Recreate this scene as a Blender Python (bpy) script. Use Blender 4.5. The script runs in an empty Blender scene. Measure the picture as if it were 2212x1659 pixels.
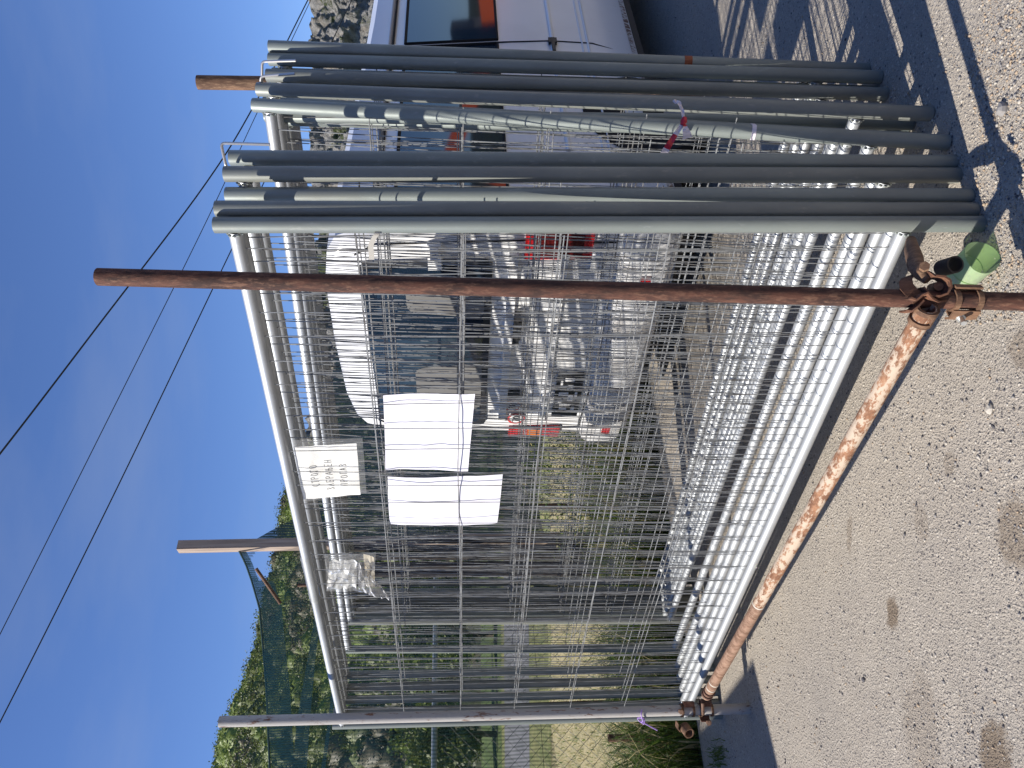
import bpy, math, random
import numpy as np
from mathutils import Vector, Matrix, noise
R = math.radians
random.seed(7); rng = np.random.default_rng(7)
scene = bpy.context.scene
col = scene.collection

# ------------------------------------------------------------ camera, sky, sun, exposure
CAM_H, PITCH, F = 1.37, R(4.15), 1661.0        # F in units of a 2212 px wide picture
cam_d = bpy.data.cameras.new('camera'); cam = bpy.data.objects.new('camera', cam_d); col.objects.link(cam)
cam_d.sensor_fit = 'HORIZONTAL'; cam_d.sensor_width = 36.0; cam_d.lens = 36.0 * F / 2212.0
cam_d.clip_start = 0.05; cam_d.clip_end = 6000
fwd = Vector((0, math.cos(PITCH), -math.sin(PITCH))); upv = Vector((0, math.sin(PITCH), math.cos(PITCH))); rgt = Vector((1, 0, 0))
ROLL = R(0.33); rgt, upv = rgt * math.cos(ROLL) - upv * math.sin(ROLL), upv * math.cos(ROLL) + rgt * math.sin(ROLL)
# the phone was held sideways: the picture's right is the world's down
M3 = Matrix((-upv, rgt, -fwd)).transposed()
cam.matrix_world = Matrix.Translation((0, 0, CAM_H)) @ M3.to_4x4()
scene.camera = cam
CP = Vector((0, 0, CAM_H))

SUN_EL, SUN_TO = R(40), Vector((-0.955, -0.296, 0)).normalized()
world = bpy.data.worlds.new('World'); scene.world = world; world.use_nodes = True
wn, wl = world.node_tree.nodes, world.node_tree.links
bg = wn['Background']; bg.inputs[1].default_value = 0.062
sky = wn.new('ShaderNodeTexSky'); sky.sky_type = 'NISHITA'; sky.sun_disc = False
sky.sun_elevation = SUN_EL; sky.sun_rotation = math.atan2(SUN_TO.x, SUN_TO.y); sky.altitude = 300
sky.air_density = 1.0; sky.dust_density = 0.05; sky.ozone_density = 3.5
tc = wn.new('ShaderNodeTexCoord'); mp = wn.new('ShaderNodeMapping'); mp.inputs['Scale'].default_value = (1.2, 1.2, 5.0)
mp.inputs['Rotation'].default_value = (0.2, 0.1, 0.5)
nz = wn.new('ShaderNodeTexNoise'); nz.inputs['Scale'].default_value = 1.6; nz.inputs['Detail'].default_value = 6; nz.inputs['Roughness'].default_value = 0.55
mr = wn.new('ShaderNodeMapRange'); mr.inputs[1].default_value = 0.50; mr.inputs[2].default_value = 0.85; mr.inputs[4].default_value = 0.20
mx = wn.new('ShaderNodeMixRGB'); mx.inputs[2].default_value = (5.6, 6.2, 7.2, 1)
wl.new(tc.outputs['Generated'], mp.inputs[0]); wl.new(mp.outputs[0], nz.inputs['Vector']); wl.new(nz.outputs[0], mr.inputs[0])
tint = wn.new('ShaderNodeMixRGB'); tint.blend_type = 'MULTIPLY'; tint.inputs[0].default_value = 1; tint.inputs[2].default_value = (1.18, 1.37, 1.86, 1)
wl.new(sky.outputs[0], tint.inputs[1]); wl.new(mr.outputs[0], mx.inputs[0]); wl.new(tint.outputs[0], mx.inputs[1]); wl.new(mx.outputs[0], bg.inputs[0])
sd = bpy.data.lights.new('sun', 'SUN'); sd.energy = 5.0; sd.angle = R(0.5); sd.color = (1.0, 0.94, 0.86)
so = bpy.data.objects.new('sun', sd); col.objects.link(so)
to_sun = Vector((SUN_TO.x * math.cos(SUN_EL), SUN_TO.y * math.cos(SUN_EL), math.sin(SUN_EL)))
so.rotation_euler = to_sun.to_track_quat('Z', 'Y').to_euler(); so.location = to_sun * 20
scene.view_settings.view_transform = 'Standard'; scene.view_settings.look = 'None'
scene.view_settings.gamma = 1.0; scene.view_settings.exposure = 0.40
scene.render.engine = 'CYCLES'
scene.cycles.max_bounces = 8; scene.cycles.transparent_max_bounces = 24

# ------------------------------------------------------------ pixel -> place helpers
def ray(x, y):
    u, v = 1659 - y, x
    return (rgt * ((u - 829.5) / F) - upv * ((v - 1106) / F) + fwd)
def atY(x, y, Y):
    d = ray(x, y); return CP + d * (Y / d.y)
def atZ(x, y, z=0.0):
    d = ray(x, y); return CP + d * ((z - CAM_H) / d.z)
def onplane(x, y, p0, n):
    d = ray(x, y); return CP + d * ((p0 - CP).dot(n) / d.dot(n))

# ------------------------------------------------------------ materials
MAT = {}
def mat(name, base=(0.5, 0.5, 0.5), rough=0.5, metal=0.0, **kw):
    if name in MAT: return MAT[name]
    m = bpy.data.materials.new(name); m.use_nodes = True; MAT[name] = m
    b = m.node_tree.nodes['Principled BSDF']
    b.inputs['Base Color'].default_value = (*base, 1); b.inputs['Roughness'].default_value = rough; b.inputs['Metallic'].default_value = metal
    for k, v in kw.items(): b.inputs[k].default_value = v
    return m
class NT:
    def __init__(s, m):
        s.m = m; s.n = m.node_tree.nodes; s.l = m.node_tree.links; s.b = s.n['Principled BSDF']
        s.t = s.n.new('ShaderNodeTexCoord').outputs['Object']
    def noise(s, scale, detail=4, rough=0.5, stretch=None, w=0):
        n = s.n.new('ShaderNodeTexNoise'); n.inputs['Scale'].default_value = scale; n.inputs['Detail'].default_value = detail; n.inputs['Roughness'].default_value = rough
        v = s.t
        if stretch or w:
            p = s.n.new('ShaderNodeMapping'); p.inputs['Scale'].default_value = stretch or (1, 1, 1); p.inputs['Location'].default_value = (w, w, w)
            s.l.new(v, p.inputs[0]); v = p.outputs[0]
        s.l.new(v, n.inputs['Vector']); return n.outputs[0]
    def voro(s, scale, feat='F1', out=0):
        n = s.n.new('ShaderNodeTexVoronoi'); n.inputs['Scale'].default_value = scale; n.feature = feat
        s.l.new(s.t, n.inputs['Vector']); return n.outputs[out]
    def mapr(s, v, a, b, c=0, d=1):
        n = s.n.new('ShaderNodeMapRange'); n.inputs[1].default_value = a; n.inputs[2].default_value = b; n.inputs[3].default_value = c; n.inputs[4].default_value = d
        s.l.new(v, n.inputs[0]); return n.outputs[0]
    def mix(s, f, a, b, mode='MIX'):
        n = s.n.new('ShaderNodeMixRGB'); n.blend_type = mode
        for i, q in enumerate((f, a, b)):
            if isinstance(q, tuple): n.inputs[i].default_value = (*q, 1)
            elif isinstance(q, (int, float)): n.inputs[i].default_value = q
            else: s.l.new(q, n.inputs[i])
        return n.outputs[0]
    def math(s, op, a, b=0.0):
        n = s.n.new('ShaderNodeMath'); n.operation = op
        for i, q in enumerate((a, b)):
            if isinstance(q, (int, float)): n.inputs[i].default_value = q
            else: s.l.new(q, n.inputs[i])
        return n.outputs[0]
    def color(s, c): s.l.new(c, s.b.inputs['Base Color'])
    def rough(s, c): s.l.new(c, s.b.inputs['Roughness'])
    def bump(s, h, strength=0.3, dist=0.01):
        n = s.n.new('ShaderNodeBump'); n.inputs['Strength'].default_value = strength; n.inputs['Distance'].default_value = dist
        s.l.new(h, n.inputs['Height']); s.l.new(n.outputs[0], s.b.inputs['Normal'])

def m_galv(name, a, b, c, metal, seed):
    m = mat(name, a, 0.36, metal); t = NT(m)
    n1 = t.noise(9, 5, 0.6, (1, 1, 0.35), seed); n2 = t.noise(60, 3, 0.6, (1, 1, .3), seed); n3 = t.noise(2.2, 3, 0.5, None, seed + 3)
    c1 = t.mix(t.mapr(n1, 0.35, 0.7), a, b); c2 = t.mix(t.mapr(n2, 0.62, 0.72, 0, 0.5), c1, c)
    t.color(t.mix(t.mapr(n3, 0.55, 0.75, 0, 0.5), c2, (0.20, 0.195, 0.175))); t.rough(t.mapr(n1, 0.3, 0.7, 0.42, 0.6)); t.bump(n2, 0.08, 0.002)
    return m
GALV = m_galv('galvanised_steel', (0.255, 0.285, 0.265), (0.195, 0.22, 0.205), (0.33, 0.355, 0.335), 0.30, 0)
GALV2 = m_galv('weathered_galvanised_steel', (0.245, 0.26, 0.235), (0.19, 0.20, 0.18), (0.34, 0.33, 0.28), 0.28, 11)
RAILM = m_galv('sunlit_galvanised_rail', (0.52, 0.54, 0.55), (0.42, 0.44, 0.45), (0.62, 0.63, 0.62), 0.55, 5)  # lighter copy of the post steel: sunlit highlights put into the colour
WIRE = mat('wire_steel', (0.34, 0.35, 0.35), 0.5, 0.3)
t = NT(WIRE); n1 = t.noise(14, 3); t.color(t.mix(t.mapr(n1, .45, .7), (0.29, 0.30, 0.30), (0.11, 0.10, 0.09)))

def m_rust(name, dark, mid, light, paint=None, amt=0.5, seed=0, stretch=(1, 1, .25)):
    m = mat(name, mid, 0.85); t = NT(m)
    n1 = t.noise(40, 8, 0.7, stretch, seed); n2 = t.noise(6, 5, 0.6, None, seed + 5); n3 = t.noise(150, 5, 0.7, stretch, seed)
    c = t.mix(t.mapr(n1, .42, .58), dark, mid); c = t.mix(t.math('MULTIPLY', t.mapr(n3, .50, .62, 0, .5), t.mapr(n2, .38, .58, .25, 1)), c, light)
    if paint:
        n4 = t.noise(55, 8, 0.72, stretch, seed + 9); mm = t.mapr(t.math('ADD', n4, t.math('MULTIPLY', n2, .35)), .80 - amt * .3, .86 - amt * .3)
        c = t.mix(mm, c, paint)
    t.color(c); t.bump(n3, .4, .003); return m
RUST = m_rust('rusted_steel', (0.040, 0.018, 0.013), (0.105, 0.042, 0.026), (0.26, 0.14, 0.085))
RUST_OLD = m_rust('brown_rust', (0.10, 0.052, 0.030), (0.21, 0.115, 0.065), (0.36, 0.23, 0.13), seed=4)
RUST_PAINT = m_rust('rust_through_white_paint', (0.17, 0.075, 0.038), (0.34, 0.17, 0.09), (0.42, 0.28, 0.18), (0.50, 0.40, 0.30), .50, 21, (1, .45, 1))
GREY_PAINT = m_rust('grey_paint_with_rust_specks', (0.14, 0.06, 0.035), (0.20, 0.10, 0.06), (0.34, 0.28, 0.23), (0.42, 0.405, 0.38), .85, 33)
PALE_RUST = m_rust('pale_rust', (0.16, 0.085, 0.05), (0.30, 0.18, 0.12), (0.45, 0.33, 0.24), None, .5, 41)
ZINC = mat('zinc_bolt', (0.66, 0.66, 0.62), 0.35, 0.8)

WHITE = mat('white_van_paint', (0.78, 0.78, 0.77), 0.32, 0, **{'Coat Weight': 0.4, 'Coat Roughness': 0.15})
t = NT(WHITE); n1 = t.noise(1.7, 6, .6); n2 = t.noise(14, 6, .65, (1, 1, .3))
t.color(t.mix(t.mapr(n1, .45, .75, 0, .35), t.mix(t.mapr(n2, .66, .76, 0, .5), (0.80, 0.80, 0.785), (0.42, 0.36, 0.28)), (0.60, 0.58, 0.54)))
BUMPER = mat('white_bumper_plastic', (0.62, 0.62, 0.60), 0.5)
t = NT(BUMPER); n1 = t.noise(5, 6, .65); t.color(t.mix(t.mapr(n1, .45, .7), (0.66, 0.66, 0.65), (0.38, 0.35, 0.31)))
GLASS = mat('tinted_glass', (0.008, 0.018, 0.034), 0.04, 0, IOR=1.75)
GLASS.node_tree.nodes['Principled BSDF'].inputs['Transmission Weight'].default_value = 0.0
def glassy(name, tint, alpha, rough=.03, ior=1.5):
    m = bpy.data.materials.new(name); m.use_nodes = True; MAT[name] = m; n, l = m.node_tree.nodes, m.node_tree.links
    n.clear(); o = n.new('ShaderNodeOutputMaterial'); tr = n.new('ShaderNodeBsdfTransparent'); tr.inputs[0].default_value = (*tint, 1)
    g = n.new('ShaderNodeBsdfGlossy'); g.inputs['Roughness'].default_value = rough; f = n.new('ShaderNodeFresnel'); f.inputs[0].default_value = ior
    d = n.new('ShaderNodeBsdfDiffuse'); d.inputs[0].default_value = (*[min(1, c * .9) for c in tint], 1)
    m1 = n.new('ShaderNodeMixShader'); m1.inputs[0].default_value = alpha; m2 = n.new('ShaderNodeMixShader')
    l.new(tr.outputs[0], m1.inputs[1]); l.new(d.outputs[0], m1.inputs[2]); l.new(f.outputs[0], m2.inputs[0]); l.new(m1.outputs[0], m2.inputs[1]); l.new(g.outputs[0], m2.inputs[2])
    l.new(m2.outputs[0], o.inputs[0]); return m
VGLASS = glassy('van_window_glass', (0.30, 0.34, 0.36), 0.05)
MILKY = glassy('milky_creased_film', (0.74, 0.74, 0.73), 0.42, .42, 1.12)
SLEEVE = glassy('clear_plastic_sleeve', (0.93, 0.93, 0.91), 0.10, .35, 1.08)
BOTTLE = glassy('green_bottle_plastic', (0.66, 0.82, 0.52), 0.42, .4, 1.12)
BLACK = mat('black_plastic', (0.018, 0.018, 0.019), 0.5)
RUBBER = mat('tyre_rubber', (0.022, 0.022, 0.022), 0.85)
SEAM = mat('dark_seam', (0.012, 0.011, 0.010), 0.9)
RED = mat('red_lens', (0.42, 0.010, 0.012), 0.2, **{'Coat Weight': 0.6})
t = NT(RED); w = t.n.new('ShaderNodeTexWave'); w.inputs['Scale'].default_value = 18; w.bands_direction = 'Z'; t.l.new(t.t, w.inputs[0]); t.bump(w.outputs[1], .5, .004)
AMBER = mat('amber_lens', (0.55, 0.14, 0.02), 0.2, **{'Coat Weight': 0.6})
STICKER_RED = mat('sticker_red', (0.60, 0.03, 0.03), 0.5)
STICKER_WHITE = mat('sticker_white', (0.80, 0.80, 0.78), 0.5)
INK = mat('black_ink', (0.03, 0.03, 0.035), 0.6)
SEATG = mat('grey_seat_fabric', (0.16, 0.155, 0.15), 0.9)
t = NT(SEATG); t.bump(t.noise(40, 4), .3, .004)
PAPER = mat('creased_paper', (0.78, 0.775, 0.76), 0.75)
t = NT(PAPER); n1 = t.noise(10, 6, .6); t.color(t.mix(t.mapr(n1, .4, .75, 0, .5), (0.80, 0.80, 0.785), (0.66, 0.63, 0.58))); t.bump(n1, .35, .006)
BOARD = mat('white_coated_board', (0.80, 0.79, 0.84), 0.45)
t = NT(BOARD); n1 = t.noise(3, 4, .5); t.color(t.mix(t.mapr(n1, .4, .75, 0, .5), (0.81, 0.80, 0.85), (0.74, 0.74, 0.80)))
TAPE_W = mat('tape_white', (0.72, 0.66, 0.70), 0.35); TAPE_R = mat('tape_red', (0.55, 0.02, 0.04), 0.35)
PURPLE = mat('purple_twine', (0.34, 0.22, 0.55), 0.5)
GREYSTRAP = mat('grey_plastic_strap', (0.42, 0.40, 0.35), 0.35)
WOOD = mat('weathered_timber', (0.36, 0.27, 0.20), 0.8)
t = NT(WOOD); n1 = t.noise(30, 6, .6, (1, 1, .06)); t.color(t.mix(t.mapr(n1, .35, .7), (0.48, 0.38, 0.30), (0.22, 0.16, 0.12))); t.bump(n1, .4, .004)
CABLE = mat('black_cable', (0.02, 0.02, 0.022), 0.7)
CHAIN = mat('dark_chainlink_wire', (0.06, 0.062, 0.06), 0.5, 0.5)
TERRA = mat('broken_brick', (0.45, 0.17, 0.09), 0.9)
t = NT(TERRA); n1 = t.noise(20, 5); t.color(t.mix(t.mapr(n1, .4, .7), (0.50, 0.19, 0.10), (0.36, 0.26, 0.20))); t.bump(n1, .6, .01)
CONC = mat('rough_concrete', (0.30, 0.28, 0.25), 0.9)
t = NT(CONC); n1 = t.noise(25, 6); t.color(t.mix(t.mapr(n1, .4, .7), (0.34, 0.32, 0.28), (0.20, 0.18, 0.16))); t.bump(n1, .6, .01)

def m_leaf(name, a, b, trans=0.3):
    m = mat(name, a, 0.55); t = NT(m)
    n1 = t.noise(3.0, 2, .5); n2 = t.noise(40, 2); t.color(t.mix(t.mapr(n2, .35, .65), t.mix(t.mapr(n1, .4, .6), a, b), tuple(.5 * (p + q) for p, q in zip(a, b))))
    n, l = t.n, t.l; tl = n.new('ShaderNodeBsdfTranslucent'); tl.inputs[0].default_value = (*[min(1, c * 1.7) for c in b], 1); ms = n.new('ShaderNodeMixShader'); ms.inputs[0].default_value = trans
    l.new(t.b.outputs[0], ms.inputs[1]); l.new(tl.outputs[0], ms.inputs[2]); l.new(ms.outputs[0], n['Material Output'].inputs[0]); return m
GRASS = m_leaf('green_grass', (0.050, 0.095, 0.016), (0.10, 0.17, 0.030))
STRAW = m_leaf('dry_grass', (0.34, 0.29, 0.14), (0.46, 0.40, 0.20))
WEED = m_leaf('weed_leaves', (0.040, 0.075, 0.015), (0.13, 0.17, 0.03))
LEAFS = [m_leaf('forest_leaf_green', (0.10, 0.13, 0.028), (0.14, 0.17, 0.036), .15), m_leaf('forest_leaf_bright', (0.14, 0.20, 0.034), (0.20, 0.25, 0.045), .15),
         m_leaf('forest_leaf_dark', (0.065, 0.085, 0.024), (0.09, 0.11, 0.028), .1), m_leaf('forest_leaf_brown', (0.10, 0.092, 0.050), (0.13, 0.115, 0.062), .1)]
BARK = mat('bark', (0.10, 0.08, 0.06), 0.9)

# ground: gritty sunlit concrete with pebbles in it and brown stains
GRND = mat('gritty_concrete_yard', (0.3, 0.28, 0.26), 0.92); t = NT(GRND)
g1 = t.noise(1.3, 6, .6); g2 = t.noise(7, 5, .6); v1 = t.voro(95); v2 = t.voro(230); vc = t.voro(95, 'F1', 1); vc2 = t.voro(230, 'F1', 1); g3 = t.noise(160, 3, .6)
c = t.mix(t.mapr(g1, .35, .65), (0.405, 0.357, 0.290), (0.340, 0.304, 0.256)); c = t.mix(t.mapr(g2, .5, .75, 0, .5), c, (0.46, 0.41, 0.34))
sep = t.n.new('ShaderNodeSeparateColor'); t.l.new(vc, sep.inputs[0]); sep2 = t.n.new('ShaderNodeSeparateColor'); t.l.new(vc2, sep2.inputs[0])
inner = t.mapr(v1, .20, .50, 1, 0)
lightst = t.math('MULTIPLY', inner, t.mapr(sep.outputs[0], .80, .83)); darkst = t.math('MULTIPLY', inner, t.mapr(sep.outputs[1], .86, .89))
in2 = t.mapr(v2, .25, .55, 1, 0)
c = t.mix(t.math('MULTIPLY', t.math('MULTIPLY', in2, t.mapr(sep2.outputs[0], .66, .7)), .75), c, (0.50, 0.44, 0.36))
c = t.mix(t.math('MULTIPLY', t.math('MULTIPLY', in2, t.mapr(sep2.outputs[1], .78, .8)), .8), c, (0.15, 0.14, 0.135))
c = t.mix(t.math('MULTIPLY', lightst, .8), c, (0.58, 0.53, 0.45)); c = t.mix(t.math('MULTIPLY', darkst, .85), c, (0.085, 0.08, 0.085))
STAINS = [((1928, 1328), .035, .060, .72), ((2195, 1150), .07, .09, .5), ((2150, 1640), .06, .10, .7), ((2050, 1000), .025, .035, .3), ((1990, 1130), .035, .06, .25), ((1835, 1155), .022, .06, .35), ((1990, 1560), .10, .16, .2), ((2205, 760), .05, .05, .4)]
warp = t.noise(14, 5, .6)
for (px, ry, rx, k) in [(s[0], s[2], s[1], s[3]) for s in STAINS]:
    p = atZ(px[0], px[1]); mpn = t.n.new('ShaderNodeMapping'); mpn.vector_type = 'POINT'
    mpn.inputs['Location'].default_value = (-p.x / ry, -p.y / rx, 0); mpn.inputs['Scale'].default_value = (1 / ry, 1 / rx, 0)
    t.l.new(t.t, mpn.inputs[0]); ln = t.n.new('ShaderNodeVectorMath'); ln.operation = 'LENGTH'; t.l.new(mpn.outputs[0], ln.inputs[0])
    dd = t.math('ADD', ln.outputs['Value'], t.mapr(warp, .3, .7, -.35, .35)); f = t.math('MULTIPLY', t.mapr(dd, .75, 1.1, 1, 0), k)
    c = t.mix(f, c, (0.13, 0.085, 0.045))
t.color(c)
h = t.math('ADD', t.math('MULTIPLY', inner, .6), t.math('ADD', t.math('MULTIPLY', g3, .9), t.math('MULTIPLY', in2, .35))); t.bump(h, .85, .0045)

def m_ground(name, a, b, cc, s1, s2, bump=.5, dist=.05):
    m = mat(name, a, 0.95); t = NT(m); n1 = t.noise(s1, 6, .6); n2 = t.noise(s2, 5, .65)
    t.color(t.mix(t.mapr(n2, .45, .65), t.mix(t.mapr(n1, .35, .65), a, b), cc)); t.bump(n2, bump, dist); return m
DIRT = m_ground('dark_soil', (0.075, 0.065, 0.045), (0.05, 0.055, 0.03), (0.11, 0.10, 0.06), 1.5, 14)
FIELD = m_ground('dry_yellow_field', (0.38, 0.32, 0.155), (0.27, 0.24, 0.11), (0.46, 0.39, 0.22), 1.6, 22)
VERGE = m_ground('green_verge', (0.20, 0.20, 0.06), (0.14, 0.17, 0.045), (0.30, 0.27, 0.11), .7, 6)
MEADOW = m_ground('green_meadow', (0.085, 0.13, 0.028), (0.12, 0.16, 0.035), (0.06, 0.09, 0.02), .2, 2)
ROAD = m_ground('grey_asphalt_road', (0.20, 0.195, 0.19), (0.17, 0.165, 0.165), (0.23, 0.225, 0.215), .5, 30, .2, .01)
ROCK = mat('grey_limestone_cliff', (0.38, 0.36, 0.32), 0.9); t = NT(ROCK)
n1 = t.noise(.035, 9, .7); n2 = t.noise(.22, 10, .75, (1, 1, .7)); n3 = t.noise(.022, 6, .6, None, 40); n5 = t.noise(.9, 7, .75)
c = t.mix(t.mapr(n2, .40, .60), (0.22, 0.215, 0.20), (0.50, 0.48, 0.44)); c = t.mix(t.mapr(n1, .50, .62, 0, .7), c, (0.46, 0.38, 0.27))
c = t.mix(t.mapr(n5, .60, .72, 0, .7), c, (0.10, 0.10, 0.09))
c = t.mix(t.mapr(t.math('ADD', n3, t.math('MULTIPLY', n5, .25)), .685, .715), c, (0.10, 0.125, 0.045)); t.color(c); t.bump(t.math('ADD', n2, t.math('MULTIPLY', n5, .4)), 1.0, 7.0)

# netting: woven threads with real gaps
def m_net(name, colr, cover, sc=260):
    m = bpy.data.materials.new(name); m.use_nodes = True; MAT[name] = m; n, l = m.node_tree.nodes, m.node_tree.links
    b = n['Principled BSDF']; b.inputs['Base Color'].default_value = (*colr, 1); b.inputs['Roughness'].default_value = .5
    tcn = n.new('ShaderNodeTexCoord'); w = n.new('ShaderNodeTexWave'); w.bands_direction = 'X'; w.inputs['Scale'].default_value = sc / 20; w.inputs['Distortion'].default_value = 1.0; w.inputs['Detail'].default_value = 1
    nn = n.new('ShaderNodeTexNoise'); nn.inputs['Scale'].default_value = 12; nn.inputs['Detail'].default_value = 5
    l.new(tcn.outputs['UV'], w.inputs[0]); l.new(tcn.outputs['UV'], nn.inputs['Vector'])
    a1 = n.new('ShaderNodeMapRange'); a1.inputs[1].default_value = .2; a1.inputs[2].default_value = .8; a1.inputs[3].default_value = cover - .17; a1.inputs[4].default_value = cover + .17
    a2 = n.new('ShaderNodeMapRange'); a2.inputs[1].default_value = .35; a2.inputs[2].default_value = .65; a2.inputs[3].default_value = -.10; a2.inputs[4].default_value = .10
    ad = n.new('ShaderNodeMath'); ad.operation = 'ADD'; ad.use_clamp = True; l.new(w.outputs[1], a1.inputs[0]); l.new(nn.outputs[0], a2.inputs[0]); l.new(a1.outputs[0], ad.inputs[0]); l.new(a2.outputs[0], ad.inputs[1])
    tr = n.new('ShaderNodeBsdfTransparent'); ms = n.new('ShaderNodeMixShader'); l.new(ad.outputs[0], ms.inputs[0]); l.new(tr.outputs[0], ms.inputs[1]); l.new(b.outputs[0], ms.inputs[2]); l.new(ms.outputs[0], n['Material Output'].inputs[0])
    return m
NET = m_net('green_shade_netting', (0.034, 0.100, 0.052), .42); NETROLL = m_net('rolled_green_netting', (0.045, 0.125, 0.100), .74, 400)
NETDARK = m_net('doubled_green_netting', (0.018, 0.055, 0.046), .90)

# ------------------------------------------------------------ mesh builder
class MB:
    def __init__(s): s.v = []; s.f = []; s.mi = []; s.uv = None
    def add(s, vs, fs, mi=0):
        o = len(s.v); s.v += [tuple(p) for p in vs]; s.f += [tuple(i + o for i in f) for f in fs]; s.mi += [mi] * len(fs); return s
    def tube(s, pts, r, n=10, caps=True, mi=0, closed=False):
        pts = [Vector(p) for p in pts]; m = len(pts); rs = r if isinstance(r, (list, tuple)) else [r] * m; vs = []; prev = None
        for i, p in enumerate(pts):
            if closed: tg = pts[(i + 1) % m] - pts[i - 1]
            else: tg = (pts[min(i + 1, m - 1)] - pts[max(i - 1, 0)])
            tg = tg.normalized()
            if prev is None: a = tg.orthogonal().normalized()
            else: a = (prev - tg * prev.dot(tg)).normalized()
            prev = a; b = tg.cross(a)
            for k in range(n):
                an = 2 * math.pi * k / n; vs.append(p + (a * math.cos(an) + b * math.sin(an)) * rs[i])
        fs = []
        for i in range(m if closed else m - 1):
            j = (i + 1) % m
            for k in range(n): fs.append((i * n + k, i * n + (k + 1) % n, j * n + (k + 1) % n, j * n + k))
        if caps and not closed: fs.append(tuple(range(n - 1, -1, -1))); fs.append(tuple((m - 1) * n + k for k in range(n)))
        return s.add(vs, fs, mi)
    def pipe(s, a, b, ro, ri, n=20, mi=0):           # hollow tube
        a, b = Vector(a), Vector(b); tg = (b - a).normalized(); x = tg.orthogonal().normalized(); y = tg.cross(x); vs = []
        for p, r in ((a, ro), (b, ro), (b, ri), (a, ri)):
            for k in range(n): an = 2 * math.pi * k / n; vs.append(p + (x * math.cos(an) + y * math.sin(an)) * r)
        fs = [(j * n + k, j * n + (k + 1) % n, ((j + 1) % 4) * n + (k + 1) % n, ((j + 1) % 4) * n + k) for j in range(4) for k in range(n)]
        return s.add(vs, fs, mi)
    def box(s, c, size, M=None, mi=0):
        c = Vector(c); h = Vector(size) / 2; vs = []
        for dz in (-1, 1):
            for dx, dy in ((-1, -1), (1, -1), (1, 1), (-1, 1)):
                q = Vector((dx * h.x, dy * h.y, dz * h.z)); vs.append(c + ((M @ q) if M else q))
        return s.add(vs, [(3, 2, 1, 0), (4, 5, 6, 7), (0, 1, 5, 4), (1, 2, 6, 5), (2, 3, 7, 6), (3, 0, 4, 7)], mi)
    def sheet(s, rows, thick=None, nrm=None, mi=0):   # grid of points; optional real thickness
        nr, nc = len(rows), len(rows[0]); vs = [Vector(p) for r in rows for p in r]
        fs = [(i * nc + j, i * nc + j + 1, (i + 1) * nc + j + 1, (i + 1) * nc + j) for i in range(nr - 1) for j in range(nc - 1)]
        if thick:
            nrm = Vector(nrm).normalized() * thick; o = len(vs); vs2 = vs + [p + nrm for p in vs]
            f2 = [tuple(o + k for k in reversed(f)) for f in fs]
            edge = [(0, j) for j in range(nc)] + [(i, nc - 1) for i in range(1, nr)] + [(nr - 1, j) for j in range(nc - 2, -1, -1)] + [(i, 0) for i in range(nr - 2, 0, -1)]
            ids = [i * nc + j for i, j in edge]
            f3 = [(ids[k], ids[(k + 1) % len(ids)], o + ids[(k + 1) % len(ids)], o + ids[k]) for k in range(len(ids))]
            return s.add(vs2, fs + f2 + f3, mi)
        return s.add(vs, fs, mi)
    def strap(s, pts, w_dir, width, thick, mi=0):    # bent plate following pts, width along w_dir
        pts = [Vector(p) for p in pts]; w = Vector(w_dir).normalized() * width / 2; vs = []; m = len(pts)
        for i, p in enumerate(pts):
            tg = (pts[min(i + 1, m - 1)] - pts[max(i - 1, 0)]).normalized(); nn = tg.cross(w).normalized() * thick / 2
            vs += [p - w - nn, p + w - nn, p + w + nn, p - w + nn]
        fs = [(i * 4 + k, i * 4 + (k + 1) % 4, i * 4 + 4 + (k + 1) % 4, i * 4 + 4 + k) for i in range(m - 1) for k in range(4)]
        fs += [(3, 2, 1, 0), tuple((m - 1) * 4 + k for k in range(4))]; return s.add(vs, fs, mi)
    def build(s, name, mats, parent=None, smooth=True, angle=35, local=False):
        me = bpy.data.meshes.new(name); inv = None
        o = bpy.data.objects.new(name, me); vs = s.v
        if parent is not None and not local:
            inv = world_of(parent).inverted(); vs = [tuple(inv @ Vector(p)) for p in vs]
        me.from_pydata(vs, [], s.f)
        for m in (mats if isinstance(mats, (list, tuple)) else [mats]): me.materials.append(m)
        me.polygons.foreach_set('material_index', s.mi)
        if smooth:
            me.polygons.foreach_set('use_smooth', [True] * len(s.f)); me.update(); me.set_sharp_from_angle(angle=R(angle))
        me.update(); col.objects.link(o)
        if parent is not None: o.parent = parent
        return o
def world_of(o):
    m = o.matrix_basis.copy(); p = o.parent
    while p is not None: m = p.matrix_basis @ m; p = p.parent
    return m
def tag(o, label=None, cat=None, group=None, kind=None):
    if label: o['label'] = label
    if cat: o['category'] = cat
    if group: o['group'] = group
    if kind: o['kind'] = kind
    return o
def empty(name, loc, label=None, cat=None, group=None, M=None):
    o = bpy.data.objects.new(name, None); o.empty_display_size = .1; col.objects.link(o)
    if M is not None: o.matrix_basis = M
    else: o.location = loc
    return tag(o, label, cat, group)
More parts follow.
